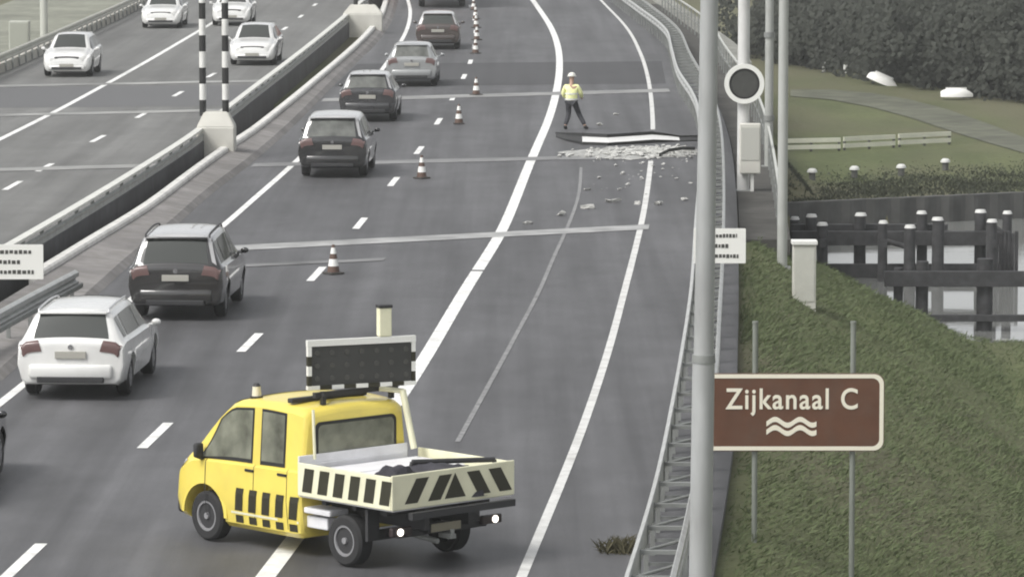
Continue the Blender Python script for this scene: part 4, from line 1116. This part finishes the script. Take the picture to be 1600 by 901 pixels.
# round sign on the white mast
zc = gd(1163, 131, p1.y - .25).z; px_m = F / p1.y * .995; rs = 31 / px_m
sg = empty('round_sign', (gd(1163, 131, p1.y - .25).x, p1.y - .25, zc), label='round sign seen as a dark disc with white rim on the white mast', cat='sign')
def disc(bm, r0, r1, y0, y1, n=40):
    A = []
    for i in range(n):
        t = 2 * math.pi * i / n; A.append([bm.verts.new((r * math.cos(t), y, r * math.sin(t))) for r, y in ((r0, y0), (r1, y0), (r1, y1), (r0, y1))])
    for i in range(n):
        a_, b_ = A[i], A[(i + 1) % n]
        for j in range(4): bm.faces.new((a_[j], a_[(j + 1) % 4], b_[(j + 1) % 4], b_[j]))
bm = bmesh.new(); disc(bm, rs * .77, rs, -.04, .05); obj('rim', bm, sign_w, sg, smooth=40)
bm = bmesh.new(); add_cyl(bm, (0, -.015, 0), (0, .04, 0), rs * .775, n=40); obj('disc', bm, mat('disc_grey', (.055, .056, .052), .6, var=.12, scale=6), sg)
bm = bmesh.new(); disc(bm, rs * .66, rs * .775, -.022, -.012); obj('inner_ring', bm, black_p, sg)
# pale box housing under the round sign
q = gd(1172, 232, p1.y - .3); hb = empty('control_box', (q.x, q.y, q.z - .5), label='tall pale housing mounted on the white mast below the round sign', cat='housing')
bm = bmesh.new(); add_box(bm, -.27, .27, -.12, .12, -.15, 1.15, bev=.03); obj('case', bm, conc_l, hb)
bm = bmesh.new(); add_box(bm, -.24, .24, -.131, -.121, .2, 1.05, bev=.01); obj('door', bm, mat('box_door', (.46, .46, .42), .6), hb)
bm = bmesh.new(); add_box(bm, .02, .10, -.02, .10, -1.6, -.151); obj('support', bm, white_p, hb)
# hectometre style panels with three short dark lines
def panel(px0, px1, py0, py1, Y, zg, lab, flip=False):
    a_ = gd(px0, py0, Y); b_ = gd(px1, py1, Y); cx = (a_.x + b_.x) / 2; cz = (a_.z + b_.z) / 2; wd = b_.x - a_.x; hh = a_.z - b_.z
    o = empty('small_sign', (cx, Y, zg), label=lab, cat='sign')
    bm = bmesh.new(); add_prism(bm, [(x, z + cz - zg) for x, z in rrect(wd, hh, .015)], -.02, .02); pl = obj('sign_plate', bm, sign_w, o)
    for z0, x0, x1, h_ in ((.29, -.40, .33, .06), (0, -.22, .17, .06), (-.29, -.42, .36, .06)):
        bm = bmesh.new(); x = x0
        while x < x1:   # unreadable characters: short strokes close together
            ww = random.uniform(.035, .06); add_box(bm, x * wd, min(x + ww, x1) * wd, -.026, -.0205, cz - zg + (z0 - h_ * random.uniform(.7, 1)) * hh, cz - zg + (z0 + h_ * random.uniform(.7, 1)) * hh); x += ww + .018
        obj('lettering', bm, mat('letter_dark', (.06, .06, .055), .6), pl)
    bm = bmesh.new(); add_cyl(bm, (-.3 * wd, .05, -.3), (-.3 * wd, .05, cz - zg), .03, n=10); obj('post', bm, galv_d, o)
    return o
panel(1084, 1165, 357, 411, 79, -.1, 'small white panel with three lines of lettering behind the grey foreground mast')
panel(-40, 68, 382, 436, 88, -.1, 'small white panel with three lines of lettering in the median at the left edge')

# brown canal name sign
YS = 61.5
a_ = gd(1092, 583, YS); b_ = gd(1381, 704, YS); wd = b_.x - a_.x; hh = a_.z - b_.z; cx = (a_.x + b_.x) / 2; cz = (a_.z + b_.z) / 2
zg = terrain_z(cx, YS)
bs = empty('canal_sign', (cx, YS, zg), label='brown sign with cream border reading Zijkanaal C above two wavy lines', cat='sign')
bm = bmesh.new(); add_prism(bm, [(x, z + cz - zg) for x, z in rrect(wd, hh, .14, 8)], -.012, .02); sp = obj('sign_plate', bm, sign_b, bs)
bm = bmesh.new(); o1 = rrect(wd - .02, hh - .02, .13, 8); o2 = rrect(wd - .13, hh - .13, .10, 8)
A = [[bm.verts.new((x, y, z + cz - zg)) for (x, z), y in ((p, -.018), (q_, -.018), (q_, -.013), (p, -.013))] for p, q_ in zip(o1, o2)]
for i in range(len(A)):
    u, v = A[i], A[(i + 1) % len(A)]
    for j in range(4): bm.faces.new((u[j], u[(j + 1) % 4], v[(j + 1) % 4], v[j]))
obj('border', bm, sign_cream, sp)
pxm = wd / 289.
M = Matrix.Translation((0, -.018, cz - zg + (643.5 - 624) * pxm)) @ Matrix.Rotation(math.pi / 2, 4, 'X')
tx = text_mesh('lettering', 'Zijkanaal C', .40, sign_cream, sp, M, bold=.006, space=1.12)
tw = tx.dimensions.x; bpy.context.view_layer.update(); xsz = [v.co.x for v in tx.data.vertices]; tw = max(xsz) - min(xsz); zsz = [v.co.y for v in tx.data.vertices]
sx = 206 * pxm / tw; mid = (max(xsz) + min(xsz)) / 2
cap = .40 * .70; sy = (32 * pxm) / cap
tx.matrix_local = M @ Matrix.Diagonal((sx, sy, 1, 1)) @ Matrix.Translation((-mid, 0, 0))
bm = bmesh.new()
for zc_ in (659, 672):
    prev = None
    for i in range(41):
        t = i / 40; x = (-39 + 78 * t) * pxm; z = cz - zg + (643.5 - zc_) * pxm + 4.6 * pxm * math.sin(t * 4 * math.pi - .6)
        r = [bm.verts.new((x, y, z + k)) for y, k in ((-.019, -4.0 * pxm), (-.019, 4.0 * pxm), (-.013, 4.0 * pxm), (-.013, -4.0 * pxm))]
        if prev:
            for j in range(4): bm.faces.new((prev[j], prev[(j + 1) % 4], r[(j + 1) % 4], r[j]))
        else: bm.faces.new(r)
        prev = r
    bm.faces.new(prev[::-1])
obj('wave_symbol', bm, sign_cream, sp)
gpost = mat('post_green_grey', (.20, .215, .19), .6, .1, var=.1, scale=3)
for px in (1180, 1333):
    x = gd(px, 640, YS).x - cx; zt = gd(px, 506, YS).z - zg; zb = terrain_z(cx + x, YS + .1) - zg
    bm = bmesh.new(); add_cyl(bm, (x, .07, zb - .4), (x, .07, zt), .038, n=14); add_cyl(bm, (x, .07, zt), (x, .07, zt + .03), .043, n=14); obj('post', bm, gpost, bs)

def on_ground(px, py, z0=-1.):
    z = z0
    for _ in range(40):
        p = gp(px, py, z); z = .5 * z + .5 * terrain_z(p.x, p.y)
    p = gp(px, py, z); return Vector((p.x, p.y, terrain_z(p.x, p.y)))
# pale cabinet on the embankment
p = on_ground(1256, 474); sc_ = F / p.y
cb = empty('roadside_cabinet', tuple(p), label='tall pale roadside cabinet with flat cap on the grass embankment above the canal', cat='cabinet')
cw = 36 / sc_ / 2; ch = 100 / sc_
bm = bmesh.new(); add_box(bm, -cw, cw, -.18, .18, -.3, ch * .93, bev=.015); obj('case', bm, conc_l, cb)
bm = bmesh.new(); add_box(bm, -cw * 1.12, cw * 1.12, -.23, .23, ch * .935, ch, bev=.015); obj('cap', bm, white_p, cb)
bm = bmesh.new(); add_box(bm, -cw * .86, cw * .86, -.192, -.182, .06, ch * .88, bev=.004); obj('door', bm, mat('cab_door', (.50, .50, .45), .6, var=.05, scale=5), cb)
# path deck / service walkway between rail and masts at the bridge
bm = bmesh.new(); A = cut(off(RSLAB, .03), 104, 230); B = cut(off(RSLAB, 1.2), 104, 230)
between(bm, A, B, -.06, .35); tag(obj('service_walkway', bm, mat('walk_grey', (.075, .073, .068), .9, spec=.15, var=.2, scale=2, var2=.2, scale2=.3)), kind='structure')
rl = empty('walkway_railing', (xat(RSLAB, 110), 110, 0), label='thin pale railing along the service walkway beside the masts', cat='railing')
P = cut(off(RSLAB, .95), 104, 225)
bm = bmesh.new(); sweep(bm, P, [(-.03, 1.0), (.03, 1.0), (.03, 1.06), (-.03, 1.06)]); local(obj('hand_rail', bm, mat('handrail', (.48, .49, .46), .5)), rl)
bm = bmesh.new(); sweep(bm, P, [(-.015, .5), (.015, .5), (.015, .54), (-.015, .54)]); local(obj('knee_rail', bm, galv_d), rl)
Yp = 105
while Yp < 224:
    bm = bmesh.new(); x = xat(P, Yp); add_box(bm, x - .025, x + .025, Yp - .03, Yp + .03, -.06, 1.0); local(obj('post', bm, galv_d), rl); Yp += 2.4

# ------------------------------------------------------------------ canal fender structure (timber dolphins)
YF = gp(1440, 432, ZW).y
def fx(px, Y=None): return gd(px, 430, Y or YF).x
pil = [(1242, 343, .8), (1268, 339, 0), (1285, 352, -1.5), (1345, 337, 0), (1380, 349, -1.8), (1422, 356, -1.8), (1440, 334, 0), (1465, 344, -1.8), (1532, 332, 0), (1550, 347, -1.8), (1574, 334, 0)]
fn = empty('timber_fender', (fx(1440), YF, ZW), label='dark timber fender frame with pale pile caps standing in the canal', cat='fender')
for px, py, dy in pil:
    Y = YF + dy * .8; x = gd(px, py, Y).x - fn.location.x; zt = gd(px, py, Y).z - ZW
    bm = bmesh.new(); rp = random.uniform(.14, .18); add_cyl(bm, (x, dy * .8, -1.8), (x + random.uniform(-.04, .04), dy * .8, zt), rp + .02, rp, n=12); q = obj('pile', bm, timber, fn)
    bm = bmesh.new(); add_cyl(bm, (x, dy * .8, zt), (x, dy * .8, zt + .09), rp + .01, rp - .03, n=12); obj('pile_cap', bm, pilecap, q)
def hbeam(px0, px1, pa_, pb_, dy, nm='beam'):
    Y = YF + dy; x0 = gd(px0, 400, Y).x - fn.location.x; x1 = gd(px1, 400, Y).x - fn.location.x; z1 = gd(1400, pa_, Y).z - ZW; z0 = gd(1400, pb_, Y).z - ZW
    bm = bmesh.new(); add_box(bm, x0, x1, dy - .12, dy + .12, z0, z1, bev=.015); obj(nm, bm, timber, fn)
hbeam(1236, 1578, 361, 383, -.30); hbeam(1236, 1480, 350, 362, .34);
hbeam(1262, 1580, 412, 434, -.30); hbeam(1236, 1270, 380, 388, .3)
for px in (1285, 1380, 1465, 1550):
    bm = bmesh.new(); x = fx(px, YF - 1.4) - fn.location.x; add_box(bm, x - .1, x + .1, -1.6, -.1, 1.05, 1.3); obj('cross_beam', bm, timber, fn)
bm = bmesh.new(); x0, x1 = fx(1545) - fn.location.x, fx(1588) - fn.location.x
for i in range(7): 
    q0 = x0 + (x1 - x0) * i / 7; add_box(bm, q0 + .01, q0 + (x1 - x0) / 7 - .01, -.55, -.42, -.8, 1.45 - .03 * (i % 3))
obj('plank_wall', bm, timber, fn)
bm = bmesh.new(); add_cyl(bm, (fx(1350) - fn.location.x, .2, 1.3), (fx(1420) - fn.location.x, -1.5, 1.0), .08, n=8); add_cyl(bm, (fx(1540) - fn.location.x, -.2, 1.7), (fx(1578) - fn.location.x, -.3, 1.2), .08, n=8); obj('brace', bm, timber, fn)
# low second frame nearer the bank: thick posts and one beam
Y2 = gp(1440, 520, ZW).y
Yg = gp(1490, 516, ZW).y
f2 = empty('timber_fender', (gd(1490, 500, Yg).x, Yg, ZW), label='heavier dark timber frame with thick posts nearest the grassy bank', cat='fender')
for px, wd_, py in ((1402, .13, 418), (1439, .17, 408), (1537, .22, 404), (1640, .2, 404)):
    x = gd(px, 480, Yg).x - f2.location.x; zt = gd(px, py, Yg).z - ZW
    bm = bmesh.new(); add_cyl(bm, (x, 0, -1.8), (x + .03, 0, zt), wd_ + .02, wd_, n=12); obj('post', bm, timber, f2)
for (xa, xb, pa_, pb_, dy) in ((1380, 1650, 422, 446, -.26), (1380, 1650, 490, 500, -.24)):
    x0 = gd(xa, 480, Yg).x - f2.location.x; x1 = gd(xb, 480, Yg).x - f2.location.x; z1 = gd(1490, pa_, Yg).z - ZW; z0 = gd(1490, pb_, Yg).z - ZW
    bm = bmesh.new(); add_box(bm, x0, x1, dy - .10, dy + .10, z0, z1, bev=.015); obj('beam', bm, timber, f2)
# grey pole near the bank in front
p = on_ground(1352, 455, -2); o = empty('mooring_post', tuple(p), label='thin pale post at the top of the bank in front of the timber fender', cat='post')
bm = bmesh.new(); add_cyl(bm, (0, 0, -.3), (0, 0, .8), .045, n=10); obj('shaft', bm, galv_d, o); bm = bmesh.new(); add_box(bm, -.22, .06, -.04, .04, .8, .88); obj('arm', bm, conc_l, o)

# ------------------------------------------------------------------ far bank
cpm = mat('bollard_dark', (.09, .09, .085), .7)
bl = [(1269, 276, 'leftmost bollard on the far bank, nearest the masts'), (1335, 272, 'second bollard from the left on the far bank'), (1408, 269, 'third bollard from the left on the far bank'), (1477, 260, 'rightmost bollard on the far bank, at the end of the fence')]
for px, py, l in bl:
    p = gp(px, py + 6, ZP); o = empty('bollard', (p.x, p.y, ZP), label='white topped ' + l, cat='bollard', group='bollards along the far bank')
    bm = bmesh.new(); add_cyl(bm, (0, 0, -.2), (0, 0, .30), .12, n=12); obj('shaft', bm, cpm, o)
    bm = bmesh.new(); add_cyl(bm, (0, 0, .30), (0, 0, .38), .19, .17, n=14); add_cyl(bm, (0, 0, .38), (0, 0, .44), .17, .10, n=14); obj('cap', bm, pilecap, o)
# low two-rail fence in three lengths
fm = mat('fence_pale', (.66, .66, .55), .7, var=.1, scale=1)
for (x0, y0, x1, y1, l) in ((1222, 238, 1313, 236, 'left length of the low pale fence on the far bank'), (1318, 235, 1398, 231, 'middle length of the low pale fence on the far bank'), (1404, 230, 1485, 226, 'right length of the low pale fence on the far bank')):
    a_ = gp(x0, y0, ZP); b_ = gp(x1, y1, ZP); o = empty('low_fence', tuple(a_), label=l, cat='fence', group='low fence on the far bank'); d = b_ - a_
    for z in (.10, .36):
        bm = bmesh.new(); k = d.length; M = Matrix.Rotation(math.atan2(d.y, d.x), 4, 'Z'); add_box(bm, 0, k, -.04, .04, z, z + .17, mtx=M); obj('rail', bm, fm, o)
    for t in (0.02, .5, .98):
        bm = bmesh.new(); q = d * t; add_box(bm, q.x - .05, q.x + .05, q.y + .045, q.y + .14, -.3, .50); obj('post', bm, cpm, o)
# track across the far field
tk = smooth_poly([gp(x, y, ZP) for x, y in ((1640, 232), (1560, 214), (1480, 200), (1420, 185), (1370, 165), (1310, 152), (1240, 144))][::1], near=None, far=None) if 0 else None
bm = bmesh.new(); prev = None
tp_ = [(1700, 246, 10), (1600, 228, 12), (1540, 208, 15), (1480, 188, 16), (1420, 170, 14), (1360, 157, 11), (1300, 149, 8), (1235, 146, 5)]
for k in range(len(tp_) * 6 - 5):
    i = min(k // 6, len(tp_) - 2); f = (k - i * 6) / 6; a_, b_ = tp_[i], tp_[i + 1]
    px = a_[0] + (b_[0] - a_[0]) * f; py = a_[1] + (b_[1] - a_[1]) * f; h_ = a_[2] + (b_[2] - a_[2]) * f
    r = []
    for q in (py - h_, py + h_):
        p = gp(px, q, ZP); r.append(bm.verts.new((p.x, p.y, terrain_z(p.x, p.y) + .03)))
    if prev: bm.faces.new((prev[0], prev[1], r[1], r[0]))
    prev = r
tag(obj('field_track', bm, mat('track_grey', (.105, .110, .078), .9, var=.25, scale=.8, var2=.25, scale2=.2)), kind='structure')
# two small white upturned hulls and posts at the edge of the wood
for px, py, rz, L_, l in ((1379, 132, -.5, 1.55, 'white upturned dinghy, the left one, slanting at the edge of the dark wood'), (1495, 154, -.05, 1.5, 'white upturned dinghy, the right one, lying level at the edge of the dark wood')):
    p = gp(px, py + 2, ZP); o = empty('upturned_dinghy', (p.x, p.y, ZP + .14), label=l, cat='dinghy'); o.rotation_euler = (0, -rz * .7 if rz < -.2 else 0, rz)
    bm = bmesh.new(); rows = []
    for i in range(11):
        t = i / 10; wv = .36 * max(.12, (1 - abs(2 * t - .8) ** 2.4 * (.25 if t < .4 else .62))); hv = .40 * max(.3, 1 - abs(2 * t - .9) ** 3 * .5)
        rows.append([bm.verts.new(((t - .5) * L_, wv * math.cos(a), hv * max(0, math.sin(a)))) for a in [math.pi * j / 10 for j in range(11)]])
    for a_, b_ in zip(rows, rows[1:]):
        for j in range(10): bm.faces.new((a_[j], a_[j + 1], b_[j + 1], b_[j]))
        bm.faces.new((a_[10], a_[0], b_[0], b_[10]))
    bm.faces.new(rows[0]); bm.faces.new(rows[-1][::-1]); obj('hull', bm, mat('hull_white', (.85, .85, .82), .5), o, smooth=50)
    bm = bmesh.new(); add_box(bm, -L_ * .35, L_ * .3, -.02, .02, .30, .43); obj('keel', bm, pilecap, o)
for px, py, l in ((1288, 112, 'left of two short white marker posts by the wood'), (1321, 115, 'right of two short white marker posts by the wood')):
    p = gp(px, py, ZP); o = empty('marker_post', (p.x, p.y, ZP), label=l, cat='post', group='marker posts by the wood')
    bm = bmesh.new(); add_cyl(bm, (0, 0, -.2), (0, 0, .42), .12, .11, n=10); obj('shaft', bm, pilecap, o); bm = bmesh.new(); add_cyl(bm, (0, 0, .42), (0, 0, .48), .12, .05, n=10); obj('cap', bm, pilecap, o)

# ------------------------------------------------------------------ vegetation
def leafmat(name, c1, c2):
    m = bpy.data.materials.new(name); m.use_nodes = True; n = m.node_tree; b = n.nodes['Principled BSDF']; b.inputs['Roughness'].default_value = .85; b.inputs['Specular IOR Level'].default_value = .15
    g = n.nodes.new('ShaderNodeNewGeometry'); r = n.nodes.new('ShaderNodeValToRGB'); r.color_ramp.elements[0].color = (*c1, 1); r.color_ramp.elements[1].color = (*c2, 1)
    n.links.new(g.outputs['Random Per Island'], r.inputs[0]); n.links.new(r.outputs[0], b.inputs['Base Color']); return m
def mesh_from(name, V, Fc, m):
    me = bpy.data.meshes.new(name); me.from_pydata(V, [], Fc); return link(name, me, m)
# grass on the embankment
V, Fc = [], []
def blade(x, y, z, h, w_, lean):
    a = random.random() * 6.28; c, s = math.cos(a) * w_, math.sin(a) * w_; lx, ly = lean
    i = len(V); V.extend([(x - c, y - s, z), (x + c, y + s, z), (x + lx * .4 + c * .6, y + ly * .4 + s * .6, z + h * .6), (x + lx, y + ly, z + h)]); Fc.append((i, i + 1, i + 2)); Fc.append((i, i + 2, i + 3))
random.seed(3)
cnt = 0
from mathutils import noise as mn
while cnt < 70000:
    y = 52 + 68 * random.random(); x = random.uniform(1.5, 18)
    if x < xat(RSLAB, y) + .03 or abs(x / y) > .119: continue
    z = terrain_z(x, y)
    if z < ZW + .15: continue
    dn = mn.noise(Vector((x * .35, y * .16, 0)))
    if random.random() > .8 + dn * .5: continue
    h = random.uniform(.03, .08) * (1 + max(0, dn) * 1.4)
    blade(x, y, z - .02, h * (2.2 if random.random() < .06 else 1), .011, (random.gauss(.06, .05), random.gauss(-.02, .04))); cnt += 1
tag(mesh_from('grass', V, Fc, leafmat('grass_blade', (.100, .128, .062), (.130, .155, .082))), 'rough green grass on the embankment right of the guard rail', 'grass', kind='stuff')
V, Fc = [], []
for i in range(9000):     # reeds at the water's edge
    x = random.uniform(6, 22); y = 112.3 + .5 * x - abs(random.gauss(0, .9)) + .2; z = terrain_z(x, y)
    if z < ZW - .4: continue
    blade(x, y, z - .05, random.uniform(.2, .55), .03, (random.gauss(0, .1), random.gauss(0, .08)))
tag(mesh_from('reeds', V, Fc, leafmat('reed', (.05, .06, .035), (.15, .155, .10))), 'low reeds fringing the near edge of the canal', 'reeds', kind='stuff')
# far wood: one mass of leaf clumps with stems inside
V, Fc = [], []
random.seed(11)
def leaf(p, s):
    a = Vector((random.gauss(0, .45), -1 + random.gauss(0, .4), .7 + random.gauss(0, .4))).normalized(); b = a.orthogonal().normalized(); c = a.cross(b)
    i = len(V)
    for u, v in ((-1, -.6), (1, -.5), (.7, .8), (-.6, .7)): q = p + b * u * s + c * v * s; V.append(tuple(q))
    Fc.append((i, i + 1, i + 2, i + 3))
def front_y(x):   # edge of the wood follows the field edge
    px = 800 + x / 215 * F
    py = 100 + max(0, min(1, (px - 1230) / 370)) * 82
    return gp(1400, py, ZP).y
for k in range(230):
    x = random.uniform(13.8, 62) if k % 3 == 0 else random.uniform(13.8, 36); yf = front_y(x); dep = abs(random.gauss(0, 9)); y = yf + 7.5 + dep
    ht = random.uniform(3.4, 4.4) + dep * .10 + (1.0 if x > 20 else 0)
    for c in range(7):
        cc = Vector((x + random.gauss(0, 1.1), y + random.gauss(0, .8), ZP + random.uniform(.4, ht - .8))); cr_ = random.uniform(.7, 1.2)
        for l in range(95):
            d = Vector((random.gauss(0, 1), random.gauss(0, 1), random.gauss(0, 1))).normalized() * cr_ * random.uniform(.6, 1.05)
            leaf(cc + d, random.uniform(.07, .15))
    i = len(V); V.extend([(x - .1, y, ZP), (x + .1, y, ZP), (x + .05, y, ZP + ht * .8), (x - .05, y, ZP + ht * .8)]); Fc.append((i, i + 1, i + 2, i + 3))
tag(mesh_from('distant_wood', V, Fc, leafmat('wood_leaf', (.044, .048, .040), (.050, .054, .045))), 'dark dense wood beyond the field across the canal', 'wood', kind='stuff')
V, Fc = [], []
for i in range(52000):
    x = random.uniform(9.5, 42); n_ = 151.1 + abs(random.gauss(0, 1)) ** .8 * 6; y = n_ + .5 * x; dn = mn.noise(Vector((x * .5, y * .3, 3)))
    if random.random() > .75 + dn: continue
    blade(x, y, terrain_z(x, y) - .02, random.uniform(.06, .17) * (1 - (n_ - 151) / 30), .03, (random.gauss(0, .08), random.gauss(-.03, .06)))
tag(mesh_from('bank_growth', V, Fc, leafmat('bank_leaf', (.050, .057, .040), (.066, .072, .050))), 'dark rough growth along the top of the far canal bank', 'undergrowth', kind='stuff')
bm = bmesh.new(); A = cut(off(RSLAB, 1.22), 178, 330); B = cut(off(RSLAB, 2.3), 178, 330)
between(bm, A, B, -.10, .5); tag(obj('gravel_verge', bm, mat('gravel', (.23, .23, .205), .9, var=.25, scale=3, var2=.25, scale2=.3)), kind='structure')
# weed clump beside the right rail
p = gp(970, 862); V, Fc = [], []
for i in range(240): blade(random.gauss(0, .12), random.gauss(0, .10), 0, random.uniform(.05, .26), .012, (random.gauss(0, .10), random.gauss(0, .08)))
o = mesh_from('weed_clump', V, Fc, leafmat('weed', (.06, .055, .03), (.12, .11, .07))); o.location = (p.x, p.y, 0); tag(o, 'small brownish weed clump on the asphalt beside the right guard rail', 'weed')

# ------------------------------------------------------------------ far left verge
bm = bmesh.new(); P0 = cut(off(LRAIL, -.9), 60, 330)
q = empty('roadside_box', tuple(gp(31, 80, -.2)), label='pale box standing on the verge beyond the outer guard rail at top left', cat='box'); bm.free()
bm = bmesh.new(); add_box(bm, -.42, .42, -.3, .3, -.4, 1.25, bev=.04); obj('case', bm, mat('buff_box', (.42, .43, .38), .7, var=.05, scale=3), q)
bm = bmesh.new(); add_box(bm, -.36, .36, -.312, -.302, .05, 1.15, bev=.01); obj('door', bm, mat('buff_door', (.36, .37, .32), .7), q)
p = gp(69, 66, -.2); q = empty('steel_mast', tuple(p), label='thick pale mast on the verge beside the box at top left', cat='mast')
bm = bmesh.new(); add_cyl(bm, (0, 0, -.5), (0, 0, 9), .17, .15, n=18); obj('mast_shaft', bm, mat('mast_buff', (.50, .51, .46), .6, var=.05, scale=1), q)
bm = bmesh.new(); add_box(bm, -.26, .26, -.26, .26, -.4, .06, bev=.02); obj('foot_plate', bm, conc, q)
bm = bmesh.new(); A = cut(off(LSLAB_L, -.05), 100, 330); B = cut(off(LSLAB_L, -6.5), 100, 330)
between(bm, B, A, -.12, .4); tag(obj('verge_paving', bm, mat('verge_pale', (.20, .205, .165), .9, var=.2, scale=2, var2=.25, scale2=.2)), kind='structure')

# ------------------------------------------------------------------ air
bm = bmesh.new(); add_box(bm, -2700, 2700, -500, 4300, -8, 14.5)
hz = obj('haze', bm); hm = bpy.data.materials.new('haze'); hm.use_nodes = True; n = hm.node_tree; n.nodes.clear()
pv = n.nodes.new('ShaderNodeVolumePrincipled'); pv.inputs['Color'].default_value = (.86, .88, .86, 1); pv.inputs['Density'].default_value = .00038
ou = n.nodes.new('ShaderNodeOutputMaterial'); n.links.new(pv.outputs[0], ou.inputs['Volume']); hz.data.materials.append(hm); tag(hz, kind='stuff')
